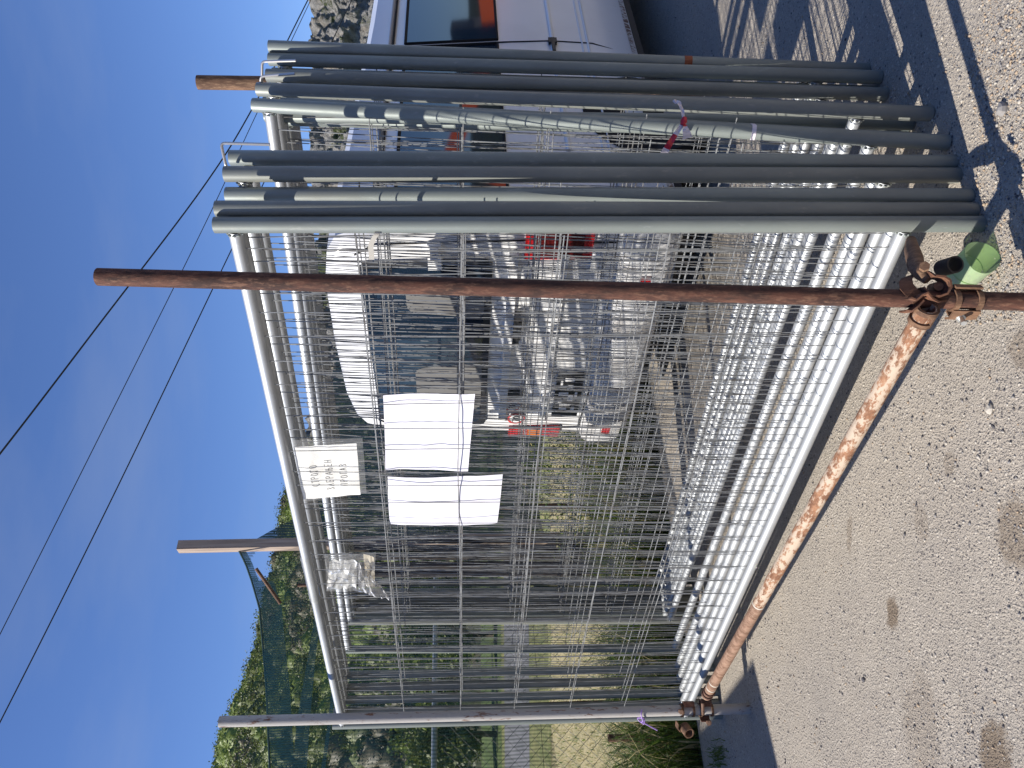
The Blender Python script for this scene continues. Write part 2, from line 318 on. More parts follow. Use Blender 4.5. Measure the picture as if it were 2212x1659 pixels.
def fast(name, V, Fq, mats, mi=None, smooth=False, uv=None):
    """V (n,3), Fq (m,k) numpy"""
    me = bpy.data.meshes.new(name); k = Fq.shape[1]
    me.vertices.add(len(V)); me.vertices.foreach_set('co', V.astype(np.float32).ravel())
    me.loops.add(Fq.size); me.loops.foreach_set('vertex_index', Fq.astype(np.int32).ravel())
    me.polygons.add(len(Fq)); me.polygons.foreach_set('loop_start', np.arange(0, Fq.size, k, dtype=np.int32))
    for m in mats: me.materials.append(m)
    if mi is not None: me.polygons.foreach_set('material_index', np.asarray(mi, dtype=np.int32))
    if smooth: me.polygons.foreach_set('use_smooth', np.ones(len(Fq), dtype=bool))
    me.update(calc_edges=True); me.validate()
    o = bpy.data.objects.new(name, me); col.objects.link(o); return o

# ============================================================ SETTING
def flat(name, pts, z, m):
    b = MB(); b.add([(x, y, z) for x, y in pts], [tuple(range(len(pts)))]); return tag(b.build(name, m, smooth=False), kind='structure')
flat('ground', [(-1500, -1500), (1500, -1500), (1500, 1500), (-1500, 1500)], -0.030, DIRT)
flat('meadow', [(-400, 22.5), (400, 22.5), (400, 420), (-400, 420)], -0.024, MEADOW)
flat('field', [(-60, 6.0), (-3.0, 6.0), (-1.2, 8.2), (2, 11.4), (2, 12.5), (-60, 12.5)], -0.018, FIELD)
flat('verge', [(-60, 11.4), (60, 11.4), (60, 24.5), (-60, 24.5)], -0.014, VERGE)
flat('road', [(-300, 14.9), (300, 14.9), (300, 22.9), (-300, 22.9)], -0.010, ROAD)
# yard: subdivided sheet so its edge can be ragged
E0, E1 = Vector((-2.15, 4.22, 0)), Vector((-0.5, 5.12, 0)); ed = (E1 - E0).normalized()
b = MB(); edge = []
for i in range(-120, 260):
    p = E0 + ed * (i * .08); k = noise.noise(Vector((i * .31, 3, 0))) * .05 + noise.noise(Vector((i * .9, 9, 0))) * .02
    edge.append((p.x - ed.y * k, p.y + ed.x * k, 0.0))
low = [(e[0], -10.0, 0.0) for e in edge]
b.sheet([low, edge]); ext = edge[-1]; b.add([(ext[0], -10, 0), (60, -10, 0), (60, ext[1], 0), (ext[0], ext[1], 0)], [(0, 1, 2, 3)])
ext = edge[0]; b.add([(-30, -10, 0), (ext[0], -10, 0), (ext[0], ext[1], 0), (-30, ext[1] - 8, 0)], [(0, 1, 2, 3)])
tag(b.build('yard_pavement', GRND, smooth=False), kind='structure')

# pebbles and grit lying loose on the yard
def pebbles(name, n, place, rmin, rmax, mats, label, probs=None):
    base = np.array([(0, 0, 1), (.894, 0, .447), (.276, .851, .447), (-.724, .526, .447), (-.724, -.526, .447), (.276, -.851, .447), (.724, .526, -.447), (-.276, .851, -.447), (-.894, 0, -.447), (-.276, -.851, -.447), (.724, -.526, -.447), (0, 0, -1)])
    tri = np.array([(0, 1, 2), (0, 2, 3), (0, 3, 4), (0, 4, 5), (0, 5, 1), (1, 6, 2), (2, 7, 3), (3, 8, 4), (4, 9, 5), (5, 10, 1), (6, 7, 2), (7, 8, 3), (8, 9, 4), (9, 10, 5), (10, 6, 1), (11, 7, 6), (11, 8, 7), (11, 9, 8), (11, 10, 9), (11, 6, 10)])
    P = place(n); n = len(P); r = rmin * (rmax / rmin) ** (rng.random(n) ** 2.2)
    S = r[:, None] * np.stack([rng.uniform(.7, 1.3, n), rng.uniform(.6, 1.1, n), rng.uniform(.35, .8, n)], 1)
    ang = rng.uniform(0, 6.28, n); V = base[None] * S[:, None] * rng.uniform(.78, 1.2, (n, 12, 1))
    x = V[..., 0] * np.cos(ang)[:, None] - V[..., 1] * np.sin(ang)[:, None]; y = V[..., 0] * np.sin(ang)[:, None] + V[..., 1] * np.cos(ang)[:, None]
    V = np.stack([x + P[:, 0:1], y + P[:, 1:2], V[..., 2] + (S[:, 2] * .55)[:, None]], 2)
    Fq = (tri[None] + (np.arange(n) * 12)[:, None, None]).reshape(-1, 3); mi = np.repeat(rng.choice(len(mats), n, p=probs), 20)
    return tag(fast(name, V.reshape(-1, 3), Fq, mats, mi), label, 'gravel', kind='stuff')
ST1 = mat('pebble_light', (0.50, 0.46, 0.39), .85); ST2 = mat('pebble_grey', (0.28, 0.265, 0.25), .85); ST3 = mat('pebble_dark', (0.10, 0.095, 0.10), .85); ST4 = mat('pebble_tan', (0.42, 0.32, 0.22), .85)
def pl(n):
    out = []
    while len(out) < n:
        Y = 1.55 + 4.5 * random.random() ** 1.5; X = random.uniform(-.56, .56) * Y
        if (Vector((X, Y, 0)) - E0).cross(ed).z < 0.03 and X < 0.2: continue
        if noise.noise(Vector((X * 2.2, Y * 2.2, 1))) + random.uniform(-.25, .35) < 0: continue
        out.append((X, Y))
    return np.array(out)
pebbles('grit', 14000, pl, .0012, .0058, [ST1, ST2, ST3, ST4], 'loose light and dark grit scattered on the concrete yard', [.42, .28, .17, .13])
def pl2(n):
    c = atZ(2150, 300); out = []
    while len(out) < n:
        X = random.uniform(.15, 1.15); Y = random.uniform(1.62, 2.05)
        f = noise.noise(Vector((X * 3, Y * 5, 4))) * .12
        if Y + .16 * (X - .6) + f > 1.93: continue
        out.append((X, Y))
    return np.array(out)
pebbles('loose_gravel', 5200, pl2, .0015, .0055, [ST4, ST2, ST1, ST3], 'coarse loose gravel in front of the ends of the stacked panels', [.42, .3, .18, .10])
b = MB()
def stone(name, px, py, s, m, label):
    p = atZ(px, py); vs = []; n = 9
    base = MB()
    for i in range(5):
        th = math.pi * (i + .5) / 5
        for k in range(n):
            a = 2 * math.pi * k / n; q = Vector((math.sin(th) * math.cos(a), math.sin(th) * math.sin(a) * .75, math.cos(th) * .6))
            q *= 1 + .35 * noise.noise(q * 1.7 + Vector((px, py, 0))); vs.append(p + q * s + Vector((0, 0, s * .4)))
    fs = [(i * n + k, i * n + (k + 1) % n, (i + 1) * n + (k + 1) % n, (i + 1) * n + k) for i in range(4) for k in range(n)] + [tuple(range(n)), tuple(range(4 * n + n - 1, 4 * n - 1, -1))]
    base.add(vs, fs); return tag(base.build(name, m, smooth=False), label, 'stone', 'stones lying on the yard')
stone('stone', 2142, 884, .014, ST1, 'pale angular stone lying on the bare concrete below the middle of the low scaffold tube')
stone('stone', 1868, 1468, .010, ST3, 'small dark chip of stone on the concrete below the left end of the low tube')
stone('stone', 2170, 236, .020, ST2, 'grey stone in the striped shade in front of the panel ends')

# ---- wooded hill on the left, far off: one mass of crowns
def ridge(r):
    xs = [-1.4, -.9, -.5, -.44, -.37, -.34, -.24, -.14, -.108, -.02, .1, .4]; zs = [48, 48, 40.0, 38, 33.0, 31.5, 29.0, 27.0, 24.5, 18, 10, 4]
    return float(np.interp(r, xs, zs))
def hill_z(X, Y):
    r = X / Y; k = min(1, max(0, (Y - 48) / 82)); k = k ** .85
    return ridge(r) * k * (1 + .05 * noise.noise(Vector((X * .04, Y * .04, 0)))) - .2
rows = []
for j in range(34):
    Y = 46 + 92 * j / 33; rows.append([(r * Y, Y, hill_z(r * Y, Y)) for r in np.linspace(-1.3, .35, 60)])
rows.append([(p[0] * 1.3, 190, -2) for p in rows[-1]])
b = MB(); b.sheet(rows); tag(b.build('hill', m_ground('wooded_slope_soil', (0.03, 0.04, 0.014), (0.05, 0.055, 0.02), (0.08, 0.07, 0.04), .1, .6)), kind='structure')
NC = 3600; K = 210; cents = []; rad = []; mi = []
for _ in range(NC):
    r = random.uniform(-.66, .10); Y = 50 + 86 * random.random() ** .75; X = r * Y; rr = random.uniform(1.0, 2.3) * (.55 + Y / 190)
    cents.append((X, Y, hill_z(X, Y) + rr * .5)); rad.append(rr); g = noise.noise(Vector((X * .05, Y * .05, 5))) + random.uniform(-.3, .3)
    mi.append(3 if g < -.28 else (2 if g < -.12 else (1 if g > .16 else 0)))
cents = np.array(cents); rad = np.array(rad)
D = rng.normal(size=(NC, K, 3)); D /= np.linalg.norm(D, axis=2, keepdims=True); D[..., 2] = np.abs(D[..., 2]) * 1.0 - .12
lob = 1 + .28 * np.sin(D[..., 0] * 5 + cents[:, None, 0]) * np.cos(D[..., 1] * 4 + cents[:, None, 1])
P = cents[:, None] + D * (rad[:, None] * lob * rng.uniform(.68, 1.05, (NC, K)))[..., None] * np.array([1, 1, 1.15])
P = P.reshape(-1, 3); n = len(P); N = rng.normal(size=(n, 3)) * .8 + D.reshape(-1, 3); N /= np.linalg.norm(N, axis=1, keepdims=True)
A = np.cross(N, rng.normal(size=(n, 3))); A /= np.linalg.norm(A, axis=1, keepdims=True); B = np.cross(N, A); sz = (rng.uniform(.0007, .0016, n) * P[:, 1])[:, None]
V = np.stack([P - A * sz, P - B * sz * .8, P + A * sz, P + B * sz * .8], 1).reshape(-1, 3)
fo = fast('hillside_forest', V, np.arange(n * 4).reshape(-1, 4), LEAFS, np.repeat(mi, K))
th = np.linspace(0, 2 * np.pi, 9)[:-1]; core = np.array([(math.sin(q) * math.cos(a), math.sin(q) * math.sin(a), math.cos(q)) for q in (.35, .8, 1.25, 1.7, 2.2) for a in th] + [(0, 0, 1.0)])
cf_ = np.array([(i * 8 + k, i * 8 + (k + 1) % 8, (i + 1) * 8 + (k + 1) % 8, (i + 1) * 8 + k) for i in range(4) for k in range(8)] + [(40, k, (k + 1) % 8, (k + 1) % 8) for k in range(0)])
cv = cents[:, None] + core[None] * (rad[:, None] * .74 * rng.uniform(.72, 1.12, (NC, 41)))[..., None] * np.array([1, 1, 1.15])
cq = (cf_[None] + (np.arange(NC) * 41)[:, None, None]).reshape(-1, 4)
cap = (np.array([(40, k, (k + 1) % 8, (k + 2) % 8) for k in (0, 2, 4, 6)])[None] + (np.arange(NC) * 41)[:, None, None]).reshape(-1, 4)
co = fast('crown_cores', cv.reshape(-1, 3), np.concatenate([cq, cap]), LEAFS, np.concatenate([np.repeat(mi, 32), np.repeat(mi, 4)])); co.parent = fo
tag(fo, 'spring green woodland covering the hill beyond the netting', 'forest', kind='stuff')

# ---- out of view: reflected things, plus a building and cabin added for shade
hb = []
for j in range(14):
    k = j / 13; hb.append([((45 + 70 * k) * math.cos(R(a)), (45 + 70 * k) * math.sin(R(a)), float(np.interp(a, [-155, -20, 10, 30, 60], [30, 16, 8, 4, 3])) * (k ** .8) * (1 + .12 * noise.noise(Vector((a * .05, k * 3, 0)))) - .3) for a in range(-155, 53, 4)])
b = MB(); b.sheet(hb); tag(b.build('hill', m_ground('dark_wooded_hill', (0.030, 0.042, 0.014), (0.045, 0.058, 0.02), (0.02, 0.026, 0.012), .12, .5)), kind='structure')
sb = empty('sky_blocker_building', (3, -9, 0), 'long pale brown boarded building, added unseen behind the camera to block sky light', 'building')  # unseen, added to block sky light and darken the tube reflections
BRD = m_ground('brown_boards', (0.32, 0.27, 0.22), (0.27, 0.23, 0.19), (0.38, 0.33, 0.27), 2, 12)
b = MB(); b.box((3, -11, 1.7), (22, 6, 3.4)); b.build('wall', BRD, sb, smooth=False)
b = MB(); b.box((3, -11, 3.55), (23, 7.2, .25)); b.build('roof', m_ground('roof_sheet', (.10, .09, .09), (.12, .11, .10), (.08, .08, .08), 1, 8), sb, smooth=False)
for k in range(5):
    b = MB(); b.box((-5 + k * 4, -7.98, 1.9), (1.4, .06, 1.3)); b.build('window', GLASS, sb, smooth=False)
wd = Vector((-.80, -.60, 0)); wd2 = Vector((-.66, .75, 0)); c0_ = Vector((-4.02, 2.64, 0)); pg = [c0_, c0_ + wd * 5, c0_ + wd * 5 + wd2 * 2.4, c0_ + wd2 * 2.4]
ORG = mat('orange_machine_paint', (0.62, 0.11, 0.02), 0.35)
ex = empty('excavator', (16.5, 7.6, 0), 'orange tracked excavator reflected in the side window of the van', 'excavator')
def obx(c, sz, rz=0.0, ry=0.0): b = MB(); b.box(Vector((16.5, 7.6, 0)) + Vector(c), sz, Matrix.Rotation(rz, 3, 'Z') @ Matrix.Rotation(ry, 3, 'X')); return b
obx((0, 0, 1.35), (1.6, 2.2, .8), .4).build('engine_cover', ORG, ex); obx((-.4, -.9, 1.7), (.9, 1.0, 1.5), .4).build('cab', GLASS, ex, smooth=False)
for q in (-.7, .7): obx((q, 0, .4), (.45, 2.8, .7), .4).build('track', RUBBER, ex)
bb_ = obx((.6, -2.0, 2.3), (.28, 2.8, .35), .4, -.5); bb_.build('boom', ORG, ex); obx((1.4, -3.6, 2.3), (.22, 1.8, .28), .4, .9).build('stick', ORG, ex); obx((1.6, -4.1, 1.0), (.8, .6, .6), .4).build('bucket', ORG, ex)
WB = empty('white_house', (20, 12.5, 0), 'small white house far to the right, beyond the excavator', 'house')
b = MB(); b.box((20, 12.5, 1.5), (3, 5, 3)); b.build('wall', WHITE, WB, smooth=False); b = MB(); b.box((20, 12.5, 3.1), (3.6, 5.6, .2)); b.build('roof', mat('brown_roof', (.2, .09, .06), .8), WB, smooth=False)
ct = empty('shade_caster_cabin', c0_, 'grey ribbed steel cabin added out of the picture, shaped to cast the wedge of shade', 'cabin')  # added; footprint and height set so its shadow makes the wedge
b = MB(); b.add([p for p in pg] + [p + Vector((0, 0, 2.4)) for p in pg], [(3, 2, 1, 0), (4, 5, 6, 7)] + [(k, (k + 1) % 4, 4 + (k + 1) % 4, 4 + k) for k in range(4)]); b.build('shell', mat('cabin_grey', (.20, .21, .21), .6), ct, smooth=False)
b = MB()
for k in range(1, 24): q = c0_ + wd * (k * .208) - wd2 * .0; b.tube([q + Vector((0, 0, .1)), q + Vector((0, 0, 2.3))], .02, 6)
b.build('ribs', mat('cabin_grey', (.20, .21, .21), .6), ct)

# ---- limestone mountain behind the van
nx, nz_ = 560, 190; V = np.zeros((nz_, nx, 3))
for j in range(nz_):
    for i in range(nx):
        r = -.45 + 1.6 * i / (nx - 1); k = j / (nz_ - 1)
        top = 85 + 6 * noise.fractal(Vector((r * 6, 0, 1)), 1, 2, 5) + 3 * noise.noise(Vector((r * 60, 0, 2))) - 55 * max(0, -r - .1)
        z = top * k - 3; X = r * 380
        q = Vector((X * .03, 0, z * .035)); f = noise.hetero_terrain(q * 1.3, .8, 2.1, 7, .6) if False else noise.fractal(q, .9, 2.1, 7)
        rid = noise.ridged_multi_fractal(Vector((X * .022 + 7, 2, z * .016)), 1.0, 2.1, 6, .9, 2.0)
        f2 = noise.fractal(Vector((X * .16, 5, z * .14)), .8, 2.2, 5)
        V[j, i] = (X + 2 * f + f2, 380 + 60 * k - 9 * f - 5 * rid - 4.5 * f2, z + 2.0 * noise.noise(Vector((X * .09, z * .09, 3))) + 1.2 * f2)
F4 = np.array([(j * nx + i, j * nx + i + 1, (j + 1) * nx + i + 1, (j + 1) * nx + i) for j in range(nz_ - 1) for i in range(nx - 1)])
tag(fast('mountain', V.reshape(-1, 3), F4, [ROCK], smooth=False), kind='structure')

# dark trees standing past the road, behind the netting
def tree(x, y, h, r, ms, label, leaves=1600, ls=(.10, .22), trunk_r=.12):
    root = empty('tree', (x, y, -.02), label, 'tree', 'trees beyond the road')
    tb = MB(); tb.tube([(x, y, -.1), (x + .05 * h * random.uniform(-1, 1), y, h * .4), (x + .06 * h * random.uniform(-1, 1), y + .1, h * .85)], [trunk_r, trunk_r * .7, trunk_r * .2], 8)
    for k in range(7):
        a = random.uniform(0, 6.28); z0 = h * random.uniform(.25, .6); tb.tube([(x, y, z0), (x + math.cos(a) * r * .5, y + math.sin(a) * r * .5, z0 + h * .2), (x + math.cos(a) * r * .8, y + math.sin(a) * r * .8, z0 + h * .3)], [trunk_r * .4, trunk_r * .25, .01], 6)
    tb.build('trunk', BARK, root)
    cl = [(random.gauss(0, .45) * r, random.gauss(0, .45) * r, h * random.uniform(.3, .92)) for _ in range(16)]
    cs = np.array(cl)[rng.integers(0, 16, leaves)]; dd = rng.normal(size=(leaves, 3)); dd /= np.linalg.norm(dd, axis=1, keepdims=True)
    P = cs + dd * (r * .42 * rng.uniform(.4, 1, leaves))[:, None]; N = rng.normal(size=(leaves, 3)); N /= np.linalg.norm(N, axis=1, keepdims=True)
    A = np.cross(N, rng.normal(size=(leaves, 3))); A /= np.linalg.norm(A, axis=1, keepdims=True); B = np.cross(N, A); s = rng.uniform(*ls, leaves)[:, None]
    Vv = np.stack([P - A * s, P - B * s * .7, P + A * s, P + B * s * .7], 1).reshape(-1, 3)
    o = fast('crown', Vv, np.arange(leaves * 4).reshape(-1, 4), ms, rng.integers(0, len(ms), leaves)); o.parent = root
    return root
SIDE = ['leftmost', 'second', 'third', 'fourth', 'fifth', 'sixth', 'seventh', 'eighth', 'ninth', 'tenth', 'eleventh', 'twelfth']
for i in range(9):
    r = -.58 + i * .062 + random.uniform(-.01, .01); Y = random.uniform(27, 33); h = random.choice([3.0, 3.6, 4.4, 2.6]) + random.uniform(0, .8)
    kind = i % 3
    tree(r * Y, Y, h, h * .42, [LEAFS[2], LEAFS[0]] if kind else [LEAFS[0], LEAFS[1]], f'{SIDE[i]} of the nine low {"dark" if kind else "bright green"} trees past the road, counting from the left', 4200, (.05, .12))

# ============================================================ STACKED FENCE PANELS
L, H, PR, RR = 2.93, 2.0, .0213, .0185
WIRE_R = .0016
class Frame:
    """a panel's own frame: x along its length, y out of its plane, z up its posts; near and far posts may lean differently"""
    def __init__(f, NB, NT, FB, FT): f.c = [Vector(p) for p in (NB, NT, FB, FT)]; f.n = ((f.c[2] - f.c[0]).cross(f.c[1] - f.c[0])).normalized()
    def __call__(f, x, y, z): k = x / L; q = z / H; return f.c[0].lerp(f.c[2], k).lerp(f.c[1].lerp(f.c[3], k), q) - f.n * y
def build_panel(fr, label, gm, seed):
    rd = random.Random(seed)
    root = empty('fence_panel', fr.c[0], label, 'fence panel', 'mesh fence panels stacked on edge')
    for x, s in ((0, -1), (L, 1)):
        b = MB(); b.pipe(fr(x, 0, 0), fr(x, 0, H), PR, PR - .0025, 28)
        for z in (.2, 1.95):
            for k in range(10):      # weld bead where the rail meets the post
                a = 2 * math.pi * k / 10; q = (x - s * (PR - .001), math.cos(a) * (RR + .001), z + math.sin(a) * (RR + .001))
                b.tube([fr(*q), fr(q[0] - s * .004, q[1], q[2])], .0045, 6)
        b.build('post', gm, root)
    for z in (.2, 1.95):
        b = MB(); b.tube([fr(PR - .004, 0, z), fr(L - PR + .004, 0, z)], RR, 20, caps=False); b.build('rail', RAILM, root)
    b = MB(); zb, zt = .2, 1.95; n = 29
    for i in range(n):
        x = .07 + (L - .14) * i / (n - 1); bow = rd.gauss(0, .009); by = rd.gauss(0, .008); x2 = x + rd.gauss(0, .008)
        if rd.random() < .06: bow *= 3; by *= 2.5
        b.tube([fr(x + (x2 - x) * k / 4 + bow * math.sin(math.pi * k / 4), by * math.sin(math.pi * k / 4), zb + (zt - zb) * k / 4) for k in range(5)], WIRE_R, 6)
    for z in (.53, .80, 1.08, 1.36, 1.64):
        z += rd.gauss(0, .006); b.tube([fr(.035, -.0045, z), fr(L * .33, -.0045 + rd.gauss(0, .003), z + rd.gauss(0, .004)), fr(L * .66, -.0045 + rd.gauss(0, .003), z + rd.gauss(0, .004)), fr(L - .035, -.0045, z)], WIRE_R * 1.1, 6)
    b.build('wire_mesh', WIRE, root)
    return root
# near-post foot pixel, near-post top pixel, far-post y pixel
PAN = [  # (foot, top, far y, label)
 ((2121, 484), (464, 486), 1563, 'frontmost mesh panel with the paper sign hanging on it and a sunlit near post'),
 ((2107, 455), (467, 451), 1536, 'panel directly behind the frontmost one, second of the stack'),
 ((2096, 424), (490, 421), 1512, 'third panel of the stack, its post a little lower than the two before it'),
 ((2070, 379), (486, 376), 1484, 'fourth panel, left post of the close pair under the large wire hook'),
 ((2061, 352), (498, 341), 1458, 'fifth panel, right post of the close pair under the large wire hook'),
 ((2048, 308), (548, 227), 1415, 'sixth panel, its post slanting and tied with red and white tape'),
 ((2012, 246), (557, 193), 1352, 'seventh panel, its sunlit post top right beside the rusty pole'),
 ((1971, 266), (574, 250), 1338, 'panel just behind the slanting taped one, mostly hidden by it'),
 ((1959, 283), (588, 258), 1322, 'panel hidden behind the taped one, the deeper of the two there'),
 ((1914, 204), (577, 163), 1306, 'panel whose shaded post stands between the rusty pole and the long wire hook'),
 ((1902, 167), (582, 128), 1286, 'panel whose shaded post has black twine looped round its foot'),
 ((1874, 151), (582, 101), 1265, 'rearmost panel in view with a rusty band low on its post'),
 ((1988, 303), (572, 222), 1345, 'panel whose near post hides straight behind the taped slanting one'),
 ((1942, 240), (588, 189), 1330, 'panel whose near post hides behind the post left of the rusty pole'),
 ((1892, 200), (590, 160), 1297, 'panel whose near post hides behind the post right of the rusty pole'),
]
PANM = []; FR = []
def panel_frame(B, T, fy):
    r = (1659 - fy - 829.5) / F; lo, hi = R(100), R(175)
    for _ in range(40):
        a = (lo + hi) / 2; q = B + Vector((math.cos(a), math.sin(a), 0)) * L
        if q.x / q.y > r: lo = a
        else: hi = a
    d = Vector((math.cos(a), math.sin(a), 0)); FB = B + d * L; ln = (T - B); ln.z = 0
    FT = FB + ln * .12 + Vector((.015, 0, math.sqrt(H * H - (ln.length * .12) ** 2)))
    fr = Frame(B, T, FB, FT); z = (T - B).normalized(); d = (d - z * d.dot(z)).normalized()
    return fr, Matrix.Translation(B) @ Matrix((d, z.cross(d), z)).transposed().to_4x4()
for foot, top, fy, lab in PAN:
    fr, M = panel_frame(atZ(*foot), atZ(top[0], top[1], 1.99), fy); FR.append(fr); PANM.append(M)
for i, fr in enumerate(FR): build_panel(fr, PAN[i][3], GALV2 if i in (1, 3, 6, 9, 13) else GALV, 100 + i)
# plane of the frontmost panel, for the things hung on it
PO = FR[0](0, 0, 0); PX = (FR[0](L, 0, 1.0) - FR[0](0, 0, 1.0)).normalized(); PZ = (FR[0](L / 2, 0, 1.8) - FR[0](L / 2, 0, .2)).normalized(); PN = PX.cross(PZ).normalized()
PO = FR[0](L / 2, 0, 1.2)
if PN.y < 0: PN = -PN                      # points away from the camera, into the stack
def onfront(x, y, off=0.0): return onplane(x, y, PO + PN * off, PN)

# ============================================================ SCAFFOLD TUBES AND COUPLERS
def scaf(name, a, b_, r, m, label, hollow=True, group='scaffold tubes bracing the stack'):
    b = MB(); b.pipe(a, b_, r, r - .004, 32); o = b.build(name, m); return tag(o, label, 'scaffold tube', group)
Yp = 1.82
post_a = atY(212, 598, 1.90); post_b = atY(2246, 653, 1.70)
scaf('scaffold_tube', post_a, post_b, .0212, RUST, 'upright dark red rusty scaffold tube standing in front of the near end of the stack')
lp_b = atZ(1619, 1531); lp_a = atY(474, 1559, lp_b.y - .02)
scaf('scaffold_tube', lp_a, lp_b, .0235, GREY_PAINT, 'upright grey painted scaffold tube with rust specks at the far end of the stack')
rp_a = atY(427, 178, 2.80); rp_b = Vector((rp_a.x + .02, rp_a.y, -.02))
scaf('scaffold_tube', rp_a, rp_b, .0245, RUST_OLD, 'short brown rusty tube top poking above the stack between panel posts')
hn = atY(2004, 664, 1.700); hf = atY(1526, 1503, lp_b.y - .055)
# low tube, its mesh in its own frame so the paint flakes run round it
dv = (hf - hn); Ld = dv.length; Mz = Matrix.Translation(hn) @ dv.to_track_quat('Y', 'Z').to_matrix().to_4x4()
b = MB(); b.pipe((0, 0, 0), (0, Ld, 0), .0222, .018, 32)
o = b.build('scaffold_tube', RUST_PAINT); o.matrix_basis = Mz; tag(o, 'low sloping scaffold tube, white paint flaking to orange rust, along the foot of the stack', 'scaffold tube', 'scaffold tubes bracing the stack')
b = MB()
for k, w_ in ((.615, .004), (.93, .004), (.955, .004)): b = MB(); b.pipe((0, Ld * k, 0), (0, Ld * k + w_ * 2, 0), .0232, .0215, 32); b.build('paint_ring', mat('old_white_paint', (.55, .50, .42), .7), o, local=True)
# foot-end colour: brown bare section of the tube near the far post
b = MB(); b.pipe((0, Ld * .615, 0), (0, Ld - .001, 0), .0226, .0218, 32); b.build('bare_section', PALE_RUST, o, local=True)

def C(x, y, Y): return atY(x, y, Y - .042 if Y < 2.1 else Y)
def arc(c, u, v, r, a0, a1, n=14, ru=None): return [c + u * (math.cos(R(a0 + (a1 - a0) * i / n)) * r) + v * (math.sin(R(a0 + (a1 - a0) * i / n)) * (ru or r)) for i in range(n + 1)]
def hexnut(b, a, d, r, h, mi=0):
    d = d.normalized(); x = d.orthogonal().normalized(); y = d.cross(x); vs = []
    for p in (a, a + d * h):
        for k in range(6): an = k * math.pi / 3; vs.append(p + (x * math.cos(an) + y * math.sin(an)) * r)
    b.add(vs, [tuple(range(5, -1, -1)), tuple(range(6, 12))] + [(k, (k + 1) % 6, 6 + (k + 1) % 6, 6 + k) for k in range(6)], mi)
ax = (post_b - post_a).normalized()                    # down along the post
def axis_at(x):                                         # point on the post axis at picture column x
    k0, k1 = 0, 1
    for _ in range(40):
        k = (k0 + k1) / 2; p = post_a + (post_b - post_a) * k; q = p - CP; v = 1106 - F * q.dot(upv) / q.dot(fwd)
        if v < x: k0 = k
        else: k1 = k
    return p
UX = Vector((1, 0, 0)); UY = Vector((0, 1, 0))
rt = .0212
near = empty('scaffold_coupler', axis_at(2030), 'large rusty folded scaffold coupler clamping the dark red upright to the low tube', 'coupler', 'rusty scaffold couplers')
# lower yoke: two hoops round the post with a window between them
c1, c2 = axis_at(2058), axis_at(2106)
b = MB()
for c_ in (c1, c2): b.strap(arc(c_, UX, -UY, rt + .0035, -60, 215, 22), ax, .011, .005)
mid = (c1 + c2) / 2; wlen = (c2 - c1).length + .011
b.strap([mid + UX * (rt + .003) + UY * (.028), mid + UX * (rt + .006), mid + UX * (rt + .012) - UY * .012, mid + UX * (rt + .004) - UY * .022], ax, wlen, .005)
b.strap([mid - UX * (rt + .004) - UY * .012, mid - UX * (rt + .012) - UY * .004, mid - UX * (rt + .020) + UY * .006, mid - UX * (rt + .020) + UY * .022], ax, wlen, .005)
b.build('yoke', RUST_OLD, near)
# socket sleeve sticking out to the right
s0 = C(2040, 548, 1.80); s1 = C(2072, 570, 1.745)
b = MB(); b.pipe(C(2034, 580, 1.80), C(2064, 571, 1.745), .0200, .0165, 30); b.build('sleeve', mat('dark_iron', (0.035, 0.026, 0.020), .7), near)
# upper clamp body: bent plates hooked through one another
b = MB()
w1 = (ax + Vector((0, .15, 0))).normalized()
b.strap([C(1962, 598, 1.80), C(1956, 606, 1.775), C(1958, 620, 1.757), C(1968, 632, 1.752), C(1980, 640, 1.750), C(1986, 652, 1.752)], (C(1990, 590, 1.76) - C(1962, 600, 1.76)), .034, .005)
b.strap([C(1985, 583, 1.79), C(1998, 590, 1.765), C(2010, 598, 1.748), C(2030, 600, 1.742), C(2042, 608, 1.742), C(2044, 622, 1.742), C(2036, 636, 1.744), C(2020, 642, 1.746), C(2002, 640, 1.750), C(1992, 630, 1.755), C(1984, 622, 1.765)], UY, .040, .0048)
b.strap([C(1958, 645, 1.752), C(1970, 650, 1.748), C(1982, 640, 1.744), C(1994, 634, 1.742), C(2004, 646, 1.744), C(2018, 654, 1.75), C(2034, 652, 1.756)], UY, .038, .0045)
b.strap([C(1950, 672, 1.765), C(1962, 674, 1.756), C(1975, 664, 1.750), C(1988, 650, 1.748)], UY, .030, .0045)
b.build('clamp_plate', m_rust('clamp_rust', (0.07, 0.030, 0.018), (0.17, 0.075, 0.040), (0.32, 0.17, 0.10), seed=51), near)
b = MB(); b.tube([C(1976, 560, 1.84), C(1978, 575, 1.80), C(1990, 592, 1.77), C(2004, 606, 1.757)], [.020, .019, .016, .010], 14); b.tube([C(1968, 520, 1.96), C(1970, 540, 1.89), C(1976, 560, 1.84)], [.013, .018, .020], 14)
b.build('hinge_arm', RUST_OLD, near)
b = MB(); hexnut(b, C(1996, 578, 1.745), C(1996, 578, 1.745) - C(1990, 590, 1.775), .012, .010); b.tube([C(2028, 618, 1.748), C(2012, 622, 1.80)], .0105, 14); b.build('nut', RUST_OLD, near)
b = MB(); b.strap([C(2064, 672, 1.776), C(2070, 684, 1.772), C(2083, 688, 1.776)], ax, .045, .005); b.build('lower_lip', RUST_OLD, near)
b = MB(); hexnut(b, C(2073, 683, 1.768), C(2078, 692, 1.75) - C(2073, 683, 1.768), .011, .012); b.tube([C(2073, 680, 1.77), C(2082, 699, 1.74)], .006, 12); b.build('bolt', ZINC, near)
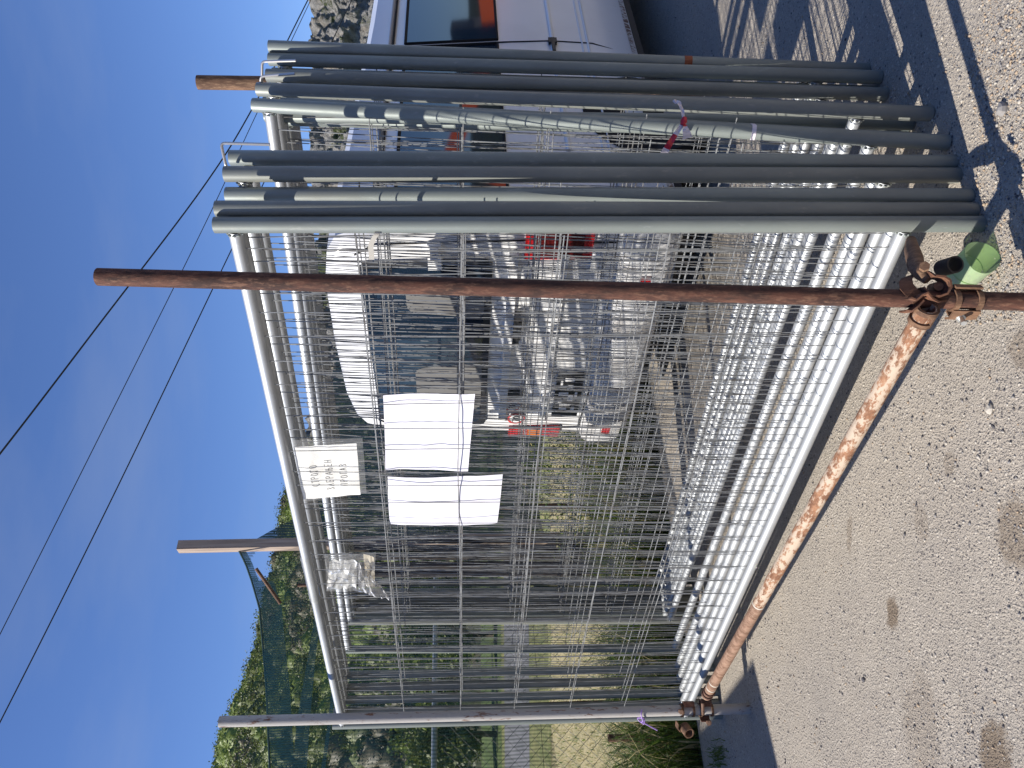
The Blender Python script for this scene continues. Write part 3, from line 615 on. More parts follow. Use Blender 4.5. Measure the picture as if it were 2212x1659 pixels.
# bands joining the low tube to the post
b = MB(); hd = (hf - hn).normalized(); s = hd.cross(Vector((0, 0, 1))).normalized(); u2 = s.cross(hd)
for q in (.005, .040): b.strap(arc(hn + hd * q, s, u2, rt + .004, 0, 360, 22), hd, .012, .005)
b.strap(arc(hn + hd * .022, s, u2, rt + .004, 200, 330, 14), hd, .045, .005)
b.build('tube_band', RUST_OLD, near)

far = empty('scaffold_coupler', atY(1500, 1545, lp_b.y), 'smaller rusty coupler pair on the grey upright at the far end', 'coupler', 'rusty scaffold couplers')
Yf = lp_b.y
def fpost(x):
    k0, k1 = 0, 1
    for _ in range(30):
        k = (k0 + k1) / 2; p = lp_a + (lp_b - lp_a) * k; q = p - CP; v = 1106 - F * q.dot(upv) / q.dot(fwd)
        if v < x: k0 = k
        else: k1 = k
    return p
axf = (lp_b - lp_a).normalized()
b = MB()
for x in (1472, 1496, 1512, 1536): b = MB(); b.strap(arc(fpost(x), UX, -UY, .0275, -70, 250, 18), axf, .010, .005); b.build('hoop', RUST_OLD, far)
b = MB(); m_ = fpost(1484); b.strap([m_ + UX * .026, m_ + UX * .045 - UY * .01, m_ + UX * .05 - UY * .03, m_ + UX * .028 - UY * .034], axf, .05, .005); b.build('clamp_plate', RUST, far); b = MB()
m_ = fpost(1521); b.strap([m_ + UX * .025, m_ + UX * .05 - UY * .005, m_ + UX * .06 - UY * .03, m_ + UX * .03 - UY * .036], axf, .05, .005)
b.build('clamp_plate', RUST, far); b = MB()
b.strap([m_ - UX * .024, m_ - UX * .040 - UY * .01, m_ - UX * .042 - UY * .03], axf, .045, .005)
b.build('clamp_plate', RUST, far)
for q in (.03, .06): b = MB(); b.strap(arc(hf - hd * q, s, u2, rt + .004, 0, 360, 20), hd, .012, .005); b.build('tube_band', RUST, far)
b = MB(); b.pipe(C(1478, 1570, Yf - .02), C(1489, 1585, Yf - .07), .024, .019, 24); b.strap([C(1468, 1578, Yf), C(1462, 1572, Yf - .03), C(1463, 1560, Yf - .03)], UY, .04, .004); b.build('sleeve', RUST_OLD, far)
b = MB(); hexnut(b, C(1470, 1536, Yf - .03), -UY, .012, .012); b.build('nut', PALE_RUST, far); b = MB(); hexnut(b, C(1530, 1560, Yf - .035), -UY, .012, .014); b.build('nut', PALE_RUST, far); b = MB(); b.tube([C(1518, 1520, Yf - .06), C(1519, 1545, Yf - .07)], .007, 10); b.build('bolt', PALE_RUST, far)

# ============================================================ THINGS HUNG ON THE STACK
def grid4(tl, tr, bl, br, nr, nc, f=lambda s, t: Vector((0, 0, 0))):
    rows = []
    for i in range(nr):
        s = i / (nr - 1); rows.append([(tl.lerp(bl, s)).lerp(tr.lerp(br, s), j / (nc - 1)) + f(s, j / (nc - 1)) for j in range(nc)])
    return rows
def wav(seed, amp, k=3.0):
    return lambda s, t: PN * (amp * noise.fractal(Vector((s * k, t * k, seed)), 1, 2, 3))
# blank boards: corners are (upright) top-left, top-right, bottom-left, bottom-right
def sheet_thing(name, tl, tr, bl, br, off, amp, m, label, cat, group, seed, bow=0, thick=.0008, parent=None):
    pts = [onfront(p[0], p[1], off) for p in (tl, tr, bl, br)]; w = wav(seed, amp, 2.0)
    f = lambda s, t: w(s, t) + PN * (bow * (math.sin(math.pi * t) + .6 * math.sin(math.pi * s) - .6))
    b = MB(); b.sheet(grid4(*pts, 26, 26, f), thick, PN); o = b.build(name, m, parent)
    if parent is None: tag(o, label, cat, group)
    return o
sheet_thing('blank_board', (833, 1013), (828, 852), (1011, 1016), (1026, 849), .018, .006, BOARD, 'large blank white sheet behind the front mesh, the one nearer the van window', 'board', 'blank white sheets behind the mesh', 3, .008)
sheet_thing('blank_board', (842, 1135), (837, 1033), (1074, 1134), (1086, 1028), .018, .006, BOARD, 'narrow tall blank white sheet behind the mesh with a bowed lower edge', 'board', 'blank white sheets behind the mesh', 8, -.012)
# paper notice in a plastic pocket
notice = empty('paper_notice', onfront(660, 1015, .01), 'crumpled white paper notice with handwritten Cyrillic capitals in a plastic pocket under the top rail', 'notice')
ntl, ntr, nbl, nbr = (655, 1079), (634, 965), (779, 1068), (770, 958)
npts = [onfront(*p, .020) for p in (ntl, ntr, nbl, nbr)]
wn_ = wav(21, .006, 2.2)
def nsurf(s, t, off=0.0):
    return (npts[0].lerp(npts[2], s)).lerp(npts[1].lerp(npts[3], s), t) + wn_(s, t) + PN * off
b = MB(); b.sheet([[nsurf(i / 39, j / 39) for j in range(40)] for i in range(40)], .0006, PN); b.build('paper', PAPER, notice)
spts = [onfront(*p, .012) for p in ((657, 1084), (630, 950), (792, 1064), (783, 946))]
b = MB(); b.sheet([[(spts[0].lerp(spts[2], i / 29)).lerp(spts[1].lerp(spts[3], i / 29), j / 29) + wn_(i / 29, j / 29) for j in range(30)] for i in range(30)]); b.build('plastic_pocket', SLEEVE, notice)
GL = {  # stroke letters in a 1 x 1 cell (x right, y down)
 'С': [[(.9, .12), (.6, 0), (.25, .1), (.05, .5), (.25, .9), (.6, 1), (.9, .88)]], 'Т': [[(0, 0), (1, 0)], [(.5, 0), (.5, 1)]],
 'Р': [[(.1, 1), (.1, 0), (.65, 0), (.9, .25), (.65, .5), (.1, .5)]], 'О': [[(.5, 0), (.12, .2), (.05, .5), (.15, .85), (.5, 1), (.85, .85), (.95, .5), (.85, .15), (.5, 0)]],
 'Г': [[(.15, 1), (.15, 0), (.9, 0)]], 'З': [[(.1, .1), (.5, 0), (.85, .2), (.45, .47), (.9, .75), (.5, 1), (.1, .9)]],
 'А': [[(0, 1), (.5, 0), (1, 1)], [(.2, .62), (.8, .62)]], 'Б': [[(.85, 0), (.15, 0), (.15, 1), (.65, 1), (.9, .75), (.65, .5), (.15, .5)]],
 'Њ': [[(.0, 0), (.0, 1)], [(0, .5), (.5, .5)], [(.5, 0), (.5, 1), (.85, 1), (1, .76), (.85, .5), (.5, .5)]], 'Е': [[(.9, 0), (.15, 0), (.15, 1), (.9, 1)], [(.15, .5), (.75, .5)]],
 'Н': [[(.1, 0), (.1, 1)], [(.9, 0), (.9, 1)], [(.1, .5), (.9, .5)]], 'П': [[(.1, 1), (.1, 0), (.9, 0), (.9, 1)]], 'Л': [[(.0, 1), (.2, .85), (.3, 0), (.9, 0), (.9, 1)]]}
b = MB(); WR = .0009
for word, s0_, s1_, t0, t1 in (('СТРОГО', .20, .32, .24, .66), ('ЗАБРАЊЕН', .445, .565, .14, .74), ('ПРОЛАЗ', .685, .80, .21, .64)):
    b = MB(); nl = len(word); cw = (t1 - t0) / nl
    for i, ch in enumerate(word):
        for st in GL[ch]:
            pts = []
            for a, c_ in zip(st[:-1], st[1:]):
                for q in range(4): pts.append((a[0] + (c_[0] - a[0]) * q / 4, a[1] + (c_[1] - a[1]) * q / 4))
            pts.append(st[-1]); jit = random.uniform(-.004, .004)
            b.tube([nsurf(s0_ + (s1_ - s0_) * y_ + jit, t0 + cw * (i + .12 + .62 * x_), -.0006) for x_, y_ in pts], WR, 5)
    b.build('lettering_line', INK, notice)
# torn plastic sleeve
sl = empty('plastic_sleeve', onfront(720, 1230, .0), 'torn crumpled empty plastic sleeve hanging from the top rail with a loose tail', 'plastic sleeve')
A_ = [onfront(*p, .010) for p in ((705, 1277), (702, 1196), (806, 1280), (812, 1194))]; w = wav(33, .010, 2.4)
b = MB(); b.sheet(grid4(*A_, 34, 34, w)); b.build('pocket', SLEEVE, sl)
A_ = [onfront(*p, .016) for p in ((706, 1276), (712, 1212), (770, 1268), (772, 1210))]; w = wav(35, .014, 3.2)
b = MB(); b.sheet(grid4(*A_, 26, 26, w), .0005, PN); b.build('crumpled_film', MILKY, sl)
A_ = [onfront(*p, .002) for p in ((775, 1277), (775, 1215), (846, 1298), (818, 1262))]; w = wav(37, .035, 3)
b = MB(); b.sheet(grid4(*A_, 26, 18, w)); b.build('torn_tail', MILKY, sl)
A_ = [onfront(*p, .022) for p in ((806, 1264), (800, 1200), (812, 1266), (812, 1204))]
b = MB(); b.sheet(grid4(onfront(790, 1268, .02), onfront(785, 1196, .02), onfront(810, 1268, .02), onfront(808, 1204, .02), 10, 20, wav(39, .01)), .0005, PN); b.build('stained_strip', mat('stained_paper', (.52, .46, .36), .8), sl)
# film wound round the top rail

def rail_pt(y):
    lo, hi = 0, L
    for _ in range(30):
        k = (lo + hi) / 2; p = FR[0](k, 0, 1.95); q = p - CP; u = 829.5 + F * q.x / q.dot(fwd)
        if 1659 - u < y: lo = k
        else: hi = k
    return p
b = MB(); pa, pb = rail_pt(1196), rail_pt(1292); nn = 26; pts = [pa.lerp(pb, i / nn) for i in range(nn + 1)]
b.tube(pts, [RR + .0035 + .004 * abs(noise.noise(Vector((i * .7, 0, 0)))) for i in range(nn + 1)], 14, caps=False)
tag(b.build('film_wrap', SLEEVE), 'clear film wound round the top rail above the torn sleeve', 'film')
# grey strap
def ribbon(name, pts, wdir, width, m, label, cat, thick=.0008):
    b = MB(); b.strap(pts, wdir, width, thick); return tag(b.build(name, m), label, cat)
sp = [onfront(818, 487, .02), onfront(815, 503, -.012), onfront(806, 518, -.015), onfront(801, 532, -.013), onfront(802, 546, -.012), onfront(803, 561, -.010)]
def smooth(pts, k=6):
    out = []; n = len(pts)
    for i in range(n - 1):
        p0, p1, p2, p3 = pts[max(i - 1, 0)], pts[i], pts[i + 1], pts[min(i + 2, n - 1)]
        for j in range(k):
            t_ = j / k; out.append(.5 * ((2 * p1) + (p2 - p0) * t_ + (2 * p0 - 5 * p1 + 4 * p2 - p3) * t_ ** 2 + (3 * p1 - p0 - 3 * p2 + p3) * t_ ** 3))
    out.append(pts[-1]); return out
ribbon('plastic_strap', smooth(sp), PZ, .014, GREYSTRAP, 'short grey plastic strap threaded through the front mesh beside the sunlit near post', 'strap')
# hooks of bent rod
def hook(pts, r, label):
    b = MB(); b.tube(smooth([Vector(p) for p in pts], 8), r, 10); return tag(b.build('wire_hook', mat('bright_rod', (.55, .53, .50), .35, .7)), label, 'hook', 'bent wire hooks on the post tops')
def hk(ps, Y): 
    out = []
    for i, p in enumerate(ps):
        q = atY(*p, Y); out.append(q)
        if 0 < i < len(ps) - 1: out[-1] = q
    return out
def rod(ps, Ys, r, label):
    P_ = [atY(p[0], p[1], y) for p, y in zip(ps, Ys)]; pts = [P_[0]]
    for i in range(1, len(P_) - 1):
        a, c_, e = P_[i - 1], P_[i], P_[i + 1]; da = (a - c_).normalized() * .012; db = (e - c_).normalized() * .012
        for t_ in (0, .25, .5, .75, 1): pts.append((c_ + da) * (1 - t_) ** 2 + c_ * 2 * t_ * (1 - t_) + (c_ + db) * t_ ** 2)
    pts.append(P_[-1]); b = MB(); b.tube(pts, r, 10)
    return tag(b.build('wire_hook', mat('bright_rod', (.55, .53, .50), .35, .7)), label, 'hook', 'bent wire hooks on the post tops')
rod([(500, 363), (489, 363), (477, 309), (583, 312)], (2.16, 2.14, 2.12, 2.12), .0040, 'largest wire hook, standing clear of the close pair of posts')
rod([(578, 193), (566, 191), (566, 133), (639, 131)], (2.52, 2.50, 2.46, 2.44), .0042, 'wire hook farther right, its long leg down the second post from the right end')
rod([(574, 190), (563, 190), (563, 165), (637, 159)], (2.50, 2.48, 2.46, 2.44), .0042, 'shorter wire hook next to the sunlit post top')
# red and white barrier tape knotted round the slanting post
TP = empty('barrier_tape', atY(1480, 270, 2.14), 'red and white barrier tape knotted round the slanting post', 'tape')
def tape(path, Y, width, cols):
    pts = smooth([atY(p[0], p[1], Y + (p[2] if len(p) > 2 else 0)) for p in path], 5); b = MB()
    w_ = width; n = len(pts)
    rows = []
    for i, p in enumerate(pts):
        tg = (pts[min(i + 1, n - 1)] - pts[max(i - 1, 0)]).normalized(); side = tg.cross(UY).normalized(); ww = w_[0] + (w_[1] - w_[0]) * i / (n - 1)
        rows.append([p - side * ww / 2 + UY * .003 * math.sin(i), p + UY * .003 * math.cos(i * 1.3), p + side * ww / 2])
    for i in range(n - 1): b.sheet(rows[i:i + 2], mi=cols(i / (n - 1)))
    return b
tape([(1478, 263, -.03), (1465, 282, -.03), (1450, 305, -.02), (1438, 325, -.01), (1424, 350, 0)], 2.13, (.010, .022), lambda k: 1 if .34 < k < .66 else 0).build('tape_tail', [TAPE_W, TAPE_R], TP)
tape([(1477, 258, -.03), (1474, 240, -.03), (1468, 224, -.035), (1460, 219, -.03), (1456, 221, -.03)], 2.13, (.008, .012), lambda k: 0).build('tape_end', [TAPE_W, TAPE_R], TP)
tape([(1478, 266, -.035), (1480, 275, -.04), (1483, 286, -.04), (1485, 298, -.035)], 2.13, (.006, .030), lambda k: 1 if k < .25 else 0).build('tape_bow', [TAPE_W, TAPE_R], TP)
b = MB(); p = atY(1477, 262, 2.095); b.tube([p + Vector((-.010, 0, .004)), p, p + Vector((.011, 0, -.003))], [.006, .010, .006], 10); b.build('knot', TAPE_R, TP)
pc = PANM[5] @ Vector((0, 0, .53)); b = MB(); cc = [pc + (PANM[5].to_3x3() @ Vector((math.cos(a) * .0225, math.sin(a) * .0225, (.0 if a < 3 else .004)))) for a in np.linspace(0, 6.28, 22)]; b.strap(cc, PANM[5].to_3x3() @ Vector((0, 0, 1)), .012, .0008); b.build('tape_loop', TAPE_W, TP)
# rusty band low on rearmost post
M_ = PANM[11]; b = MB(); b.pipe(M_ @ Vector((0, 0, .585)), M_ @ Vector((0, 0, .61)), PR + .0012, PR - .0002, 24); tag(b.build('rusty_band', m_rust('orange_rust', (.2, .05, .02), (.33, .10, .04), (.4, .2, .1), seed=77)), 'orange rusty band round the rearmost panel post', 'band')
# twine at foot of second last
M_ = PANM[10]; b = MB(); b.tube(smooth([M_ @ Vector(v) for v in ((.0, -.024, .03), (-.012, -.024, .10), (.0, -.026, .16), (.03, -.028, .20), (.05, -.03, .28), (.0, -.024, .11), (.02, -.03, .02))]), .0022, 6)
tag(b.build('twine', CABLE), 'black twine looped round the foot of a shaded post', 'twine')
# purple twine on far post
b = MB(); pf = fpost(1384); b.tube(smooth([pf + Vector(v) for v in ((.02, -.028, .0), (-.0, -.035, .006), (-.035, -.02, -.004), (-.05, .0, .0), (-.035, .01, .012), (-.03, -.01, -.012), (-.055, -.01, -.012), (-.045, 0, .0), (-.06, -.01, -.03), (-.085, -.012, -.075))]), .0032, 7)
tag(b.build('purple_twine', PURPLE), 'purple twine tied round the far upright above the couplers', 'twine')
# cut green bottle
bt = empty('cut_bottle', atZ(2125, 575), 'green plastic bottle bottom cut open, lying against the rusty upright', 'bottle')
q0 = atY(2096, 604, 1.955); q1 = atY(2146, 556, 1.845); q0.z = max(q0.z, .045); q1.z = max(q1.z, .048)
dd = (q1 - q0).normalized(); xa = dd.orthogonal().normalized(); ya = dd.cross(xa); rows = []
Lb = (q1 - q0).length
for k, rr in ((0.0, .012), (.01, .030), (.05, .040), (.15, .044), (.45, .0435), (.48, .0425), (.52, .0435), (1.0, .045)):
    rows.append([q0 + dd * (Lb * k) + (xa * math.cos(a) + ya * math.sin(a)) * rr * (1 + .04 * math.sin(3 * a + k * 5)) for a in np.linspace(0, 2 * math.pi, 37)])
b = MB(); b.sheet(rows); b.build('bottle_wall', BOTTLE, bt)
b = MB(); b.tube([q0 + dd * (Lb * .47) + (xa * math.cos(a) + ya * math.sin(a)) * .0435 for a in np.linspace(0, 2 * math.pi, 33)[:-1]], .0012, 6, closed=True); b.tube([rows[-1][i] for i in range(36)], .0008, 5, closed=True); b.build('rim', BOTTLE, bt)

# ============================================================ WHITE VAN
VR = Vector((.74, 3.57, 0)); VA = Vector((-.608, .794, 0)).normalized(); VB = Vector((-VA.y * -1, -VA.x, 0)).normalized()
if VB.y < 0: VB = -VB
VW, VL, VH = 1.73, 4.25, 2.03
van = empty('van', VR + VA * VW / 2 + VB * VL / 2, 'white old minibus parked behind the stack with its rear door and right side in view', 'van')
def vp(a, bb, z): return VR + VA * a + VB * bb + Vector((0, 0, z))
def vsec(bb, inset=0.0, hs=1.0):          # cross-section ring from right sill over the roof to left sill
    prof = [(.03, .27), (.0, .35), (-.012, .55), (-.015, .80), (.0, 1.08), (.025, 1.40), (.05, 1.72), (.065, 1.84), (.10, 1.935), (.19, 1.985), (.40, 2.02), (VW / 2, 2.03)]
    pts = [(a + inset, z * hs if z > 1.0 else z) for a, z in prof]
    full = pts + [(VW - a, z) for a, z in reversed(pts[:-1])]
    return [vp(a, bb, z) for a, z in full]
b = MB(); rows = [vsec(k) for k in ()] + [vsec(k, 0, h_) for k, h_ in ((.03, 1), (.3, 1), (1, .985), (2, .965), (3, .955), (3.5, .95))]
rows.append(vsec(3.9, .02, .95)); rows.append(vsec(4.2, .08, .72))
b.sheet(rows)
# rear skin: rounded inwards at its rim
ring0 = vsec(0.03); ring0 = ring0 + [ring0[-1].lerp(ring0[0], k / 6) for k in range(1, 7)]; cen = vp(VW / 2, 0, 1.1)
def rin(k, bb): return [vp(VW / 2, 0, 0) + ((p - vp(VW / 2, .03, 0)).dot(VA) * k[0]) * VA + VB * bb + Vector((0, 0, 1.1 + (p.z - 1.1) * k[1])) for p in ring0]
rr = [ring0, rin((.985, .985), .006), rin((.955, .955), -.012), rin((.6, .6), -.020), rin((.02, .02), -.022)]
b.sheet(rr)
b.build('body', WHITE, van)
def onrear(x, y, off=.03): return onplane(x, y, VR - VB * off, VB)
def onside(x, y, off=.0): return onplane(x, y, VR - Vector((VB.y, -VB.x, 0)) * off if False else VR + VA * (-.0 + off), VA)
def quad(b, pts, n_, thick, mi=0):
    pts = [Vector(p) for p in pts]; n_ = n_.normalized() * thick; m = len(pts); b.add(pts + [p + n_ for p in pts], [tuple(range(m - 1, -1, -1)), tuple(range(m, 2 * m))] + [(k, (k + 1) % m, m + (k + 1) % m, m + k) for k in range(m)], mi)
def rr_poly(pts, r=.03, n=5):              # round a polygon's corners
    out = []; m = len(pts)
    for i in range(m):
        p, a, c_ = pts[i], pts[i - 1], pts[(i + 1) % m]; da = (a - p).normalized() * r; dc = (c_ - p).normalized() * r
        for k in range(n + 1): t_ = k / n; out.append((p + da) * (1 - t_) ** 2 + p * 2 * t_ * (1 - t_) + (p + dc) * t_ ** 2)
    return out
def ra(a, z, off=-.026): return vp(a, off, z)
wz0, wz1 = 1.19, 1.835
wp = rr_poly([ra(.19, wz0), ra(.215, wz1), ra(VW - .20, wz1), ra(VW - .135, wz0)], .05)
b = MB(); quad(b, wp, -VB, .006); wnd = b.build('rear_window', BLACK, van)
cwp = sum(wp, Vector()) / len(wp)
b = MB(); quad(b, [cwp + (p - cwp) * .94 - VB * .006 + Vector((0, 0, .018)) for p in wp], -VB, .003); b.build('pane', GLASS, wnd)
# what shows through the glass: seat backs
for a0, a1, z1 in ((.30, .60, 1.62), (.98, 1.42, 1.60)):
    b = MB()
    sp_ = rr_poly([ra(a0, wz0 + .035, -.0355), ra(a0 + .04, z1, -.0355), ra(a1 - .04, z1, -.0355), ra(a1, wz0 + .035, -.0355)], .06)
    quad(b, sp_, -VB, .0012); b.build('seat_back', mat('seat_seen_through_glass', (0.17, 0.165, 0.155), .4), wnd)
# door seams and pressed ridges
b = MB()
def bar(b, p, q, w_, th, up_=Vector((0, 0, 1))):
    d_ = (q - p).normalized(); M_ = Matrix((d_, d_.cross(up_).normalized(), up_ - d_ * up_.dot(d_))).transposed(); b.box((p + q) / 2, ((q - p).length, th, w_), M_)
bar(b, ra(.07, .50, -.020), ra(VW - .07, .60, -.020), .012, .006)
b.tube([ra(.085, .60, -.020), ra(.075, 1.0, -.020), ra(.11, 1.75, -.018), ra(.18, 1.85, -.016)], .004, 6); b.tube([ra(VW - .085, .60, -.020), ra(VW - .075, 1.0, -.020), ra(VW - .11, 1.75, -.018), ra(VW - .18, 1.85, -.016)], .004, 6)
b.build('door_seam', SEAM, van)
b = MB()
for z, w_, dp in ((1.09, .045, .03), (.84, .035, .022)): bar(b, ra(.15, z, -.030), ra(VW - .15, z, -.030), w_, dp)
for a in (.38, .78, 1.16): bar(b, ra(a, .64, -.028), ra(a, .81, -.028), .03, .012, VA)
o = b.build('pressed_ridge', WHITE, van); 
b = MB(); bar(b, ra(.55, 1.05, -.055), ra(.77, 1.05, -.055), .034, .03); bar(b, ra(.59, 1.035, -.07), ra(.73, 1.035, -.07), .018, .02); b.build('door_handle', BLACK, van)
b = MB(); ccn = ra(1.27, 1.02, -.030); b.tube([ccn, ccn - VB * .012], .045, 20); b.build('round_vent', BLACK, van)
for z in (1.47, .68):
    b = MB(); bar(b, ra(.09, z, -.03), ra(.25, z, -.03), .065, .03); bar(b, ra(.10, z, -.05), ra(.17, z, -.05), .04, .02); hg = b.build('hinge', WHITE, van)
# tail lights
for a0, a1 in ((.0, .185), (VW - .10, VW)):
    b = MB(); quad(b, rr_poly([ra(a0, .715, -.012), ra(a0, 1.04, -.012), ra(a1, 1.04, -.012), ra(a1, .715, -.012)], .012, 3), -VB, .022)
    if a0 > 1: b.box(ra(VW + .004, .877, .03), (.02, .085, .325), Matrix((VA, VB, Vector((0, 0, 1)))).transposed())
    else: b.box(ra(-.008, .877, .03), (.02, .085, .325), Matrix((VA, VB, Vector((0, 0, 1)))).transposed())
    tl_ = b.build('tail_light', RED, van)
    if a0 > 1: b = MB(); quad(b, [ra(a0 + .008, .83, -.034), ra(a0 + .008, .92, -.034), ra(a1 - .008, .92, -.034), ra(a1 - .008, .83, -.034)], -VB, .003); b.build('indicator', AMBER, tl_)
    else: b = MB(); quad(b, rr_poly([ra(a0 + .02, .76, -.034), ra(a0 + .02, 1.0, -.034), ra(a1 - .02, 1.0, -.034), ra(a1 - .02, .76, -.034)], .01, 3), -VB, .003); b.build('dark_lens', mat('dark_red_lens', (.09, .008, .008), .25), tl_)
# bumper
b = MB(); prof = [(-.02, .575), (-.075, .565), (-.095, .52), (-.095, .40), (-.07, .34), (-.0, .32)]
cols_ = []
for a in (-.03, .0, .06, .5, 1.0, VW - .06, VW, VW + .03):
    kk = .06 if a < -.01 or a > VW + .01 else (.02 if a in (0, VW) else 0); cols_.append([vp(a, o_ + kk, z) for o_, z in prof])
b.sheet(cols_, .004, VB)
for a in (-.03, VW + .03): b.sheet([[vp(a, .04, z) for z in (.575, .45, .33)], [vp(a, .42, z) for z in (.575, .45, .34)]], .004, VA)
bm_ = b.build('bumper', BUMPER, van)
b = MB()
for a in (.27, VW - .16): b = MB(); quad(b, [ra(a - .035, .415, -.097), ra(a - .035, .465, -.097), ra(a + .035, .465, -.097), ra(a + .035, .415, -.097)], -VB, .004); b.build('reflector', RED, bm_)
# black number-plate carrier with openings
b = MB(); pc_ = rr_poly([ra(1.06, .625, -.034), ra(1.06, .785, -.034), ra(1.50, .785, -.034), ra(1.50, .625, -.034)], .012, 3); quad(b, pc_, -VB, .006); pl_ = b.build('plate_carrier', BLACK, van)
b = MB()
for a, z, w_, h_ in [(a_ + .175, z_ + .033, w__ * 1.1, h__ * 1.15) for a_, z_, w__, h__ in ((.95, .675, .03, .05), (.99, .72, .05, .012), (1.03, .665, .05, .03), (1.09, .70, .03, .05), (1.13, .655, .06, .028), (1.16, .715, .03, .02), (1.20, .68, .02, .06), (1.245, .69, .045, .04), (1.245, .63, .045, .018), (1.10, .625, .05, .014))]:
    quad(b, rr_poly([ra(a - w_ / 2, z - h_ / 2, -.0405), ra(a - w_ / 2, z + h_ / 2, -.0405), ra(a + w_ / 2, z + h_ / 2, -.0405), ra(a + w_ / 2, z - h_ / 2, -.0405)], .004, 2), -VB, .0012)
b.build('opening', WHITE, pl_)
# round speed stickers
DG = {'8': [[(.5, 0), (.1, .2), (.5, .48), (.9, .75), (.5, 1), (.1, .75), (.5, .48), (.9, .2), (.5, 0)]], '0': [[(.5, 0), (.1, .25), (.1, .75), (.5, 1), (.9, .75), (.9, .25), (.5, 0)]], '7': [[(0, 0), (1, 0), (.4, 1)]]}
for a, z, s_ in ((1.40, 1.03, '80'), (1.535, 1.0, '70')):
    c_ = ra(a, z, -.026); b = MB(); b.add([c_ + VA * (math.cos(k * .2618) * .05) + Vector((0, 0, math.sin(k * .2618) * .05)) - VB * .0015 for k in range(24)], [tuple(range(24))])
    st = b.build('speed_sticker', STICKER_WHITE, van)
    b = MB(); n_ = 32; o1 = [c_ - VB * .003 + VA * (math.cos(2 * math.pi * k / n_) * .055) + Vector((0, 0, math.sin(2 * math.pi * k / n_) * .055)) for k in range(n_ + 1)]; i1 = [c_ - VB * .003 + VA * (math.cos(2 * math.pi * k / n_) * .042) + Vector((0, 0, math.sin(2 * math.pi * k / n_) * .042)) for k in range(n_ + 1)]
    b.sheet([o1, i1]); b.build('red_ring', STICKER_RED, st)
    b = MB()
    for j, ch in enumerate(s_):
        for stx in DG[ch]: b.tube([c_ - VB * .004 - VA * ((j - 1) * .031 + .003 + x_ * .024) * 1 + Vector((0, 0, .021 - y_ * .042)) for x_, y_ in stx], .0035, 5)
    b.build('numerals', INK, st)
# rusty sill edge, side glass, gutter, door seam, slide rail
def sa(bb, z, off=-.004):      # point on the right side skin
    prof = [(.03, .27), (.0, .35), (-.012, .55), (-.015, .80), (.0, 1.08), (.025, 1.40), (.05, 1.72), (.065, 1.84)]
    a = float(np.interp(z, [p[1] for p in prof], [p[0] for p in prof])); return vp(a + off, bb, z)
b = MB(); rows = []
for bb0, bb1, nm in ((.22, 1.60, 'side_window'), (1.65, 3.05, 'side_window')):
    b = MB(); zs = (1.11, 1.38, 1.655)
    b.sheet([[sa(bb0 + (bb1 - bb0) * i / 8, z) for i in range(9)] for z in zs], .004, VA); sw = b.build('side_window', GLASS, van)
    b = MB(); b.tube([sa(bb0, 1.115, -.006), sa(bb1, 1.115, -.006), sa(bb1, 1.66, -.006), sa(bb0, 1.66, -.006)], .009, 6, closed=True); b.build('window_seal', SEAM, sw)
b = MB(); b.tube([sa(.05, 1.76, -.012), sa(3.4, 1.74, -.012)], .010, 8); b.build('gutter', mat('roof_gutter_grey', (.25, .25, .25), .5), van)
b = MB(); b.tube([sa(.06, 1.742, -.008), sa(3.4, 1.722, -.008)], .007, 8)
for bb in (1.625, 3.1): b.tube([sa(bb, 1.70, -.001), sa(bb, 1.08, -.001), sa(bb, .8, -.001), sa(bb - .01, .55, -.001), sa(bb - .09, .32, -.001), sa(bb - .14, .28, -.001)], .0045, 6)
b.build('side_seam', SEAM, van)
b = MB(); b.tube([sa(.55, .79, -.004), sa(2.9, .79, -.004)], .013, 8); b.tube([sa(.3, .575, -.002), sa(3.4, .575, -.002)], .008, 8); b.tube([sa(.3, .61, -.001), sa(3.4, .61, -.001)], .006, 8); b.build('slide_rail', WHITE, van)
b = MB(); b.box(sa(1.60, .79, -.014), (.02, .05, .05), Matrix((VA, VB, Vector((0, 0, 1)))).transposed()); b.box(sa(1.55, .79, -.022), (.012, .14, .02), Matrix((VA, VB, Vector((0, 0, 1)))).transposed()); b.build('door_runner', BLACK, van)
b = MB(); b.sheet([[sa(bb, z, -.0025) for bb in np.linspace(.05, 3.4, 40)] for z in (.275, .31)]); b.build('sill_edge', m_rust('sill_rust', (.10, .05, .03), (.20, .11, .07), (.35, .25, .18), (.6, .59, .57), .6, 61), van)
# wheel arches and wheels
for bb in (.90, 3.35):
    b = MB(); pts = [sa(bb + .37 * math.cos(q), .31 + .37 * math.sin(q), -.010) for q in np.linspace(-.25, math.pi + .25, 24)]; quad(b, pts, VA, .012); b.build('wheel_arch', SEAM, van)
for a in (.10, VW - .10):
    for bb in (.90, 3.35):
        c_ = vp(a, bb, .30); b = MB(); sgn = -1 if a < 1 else 1; rows = []
        for off, rd_ in ((-.09, .22), (-.095, .29), (-.07, .305), (.07, .305), (.095, .29), (.09, .22)): rows.append([c_ + VA * off + VB * math.cos(q) * rd_ + Vector((0, 0, math.sin(q) * rd_)) for q in np.linspace(0, 2 * math.pi, 33)])
        b.sheet(rows); wh = b.build('wheel', RUBBER, van)
        b = MB(); rows = []
        for off, rd_ in ((.085, .22), (.05, .20), (.05, .08), (.08, .06), (.08, .002)): rows.append([c_ + VA * off * sgn + VB * math.cos(q) * rd_ + Vector((0, 0, math.sin(q) * rd_)) for q in np.linspace(0, 2 * math.pi, 33)])
        b.sheet(rows); b.build('rim', mat('steel_rim', (.40, .40, .40), .5, .4), wh)
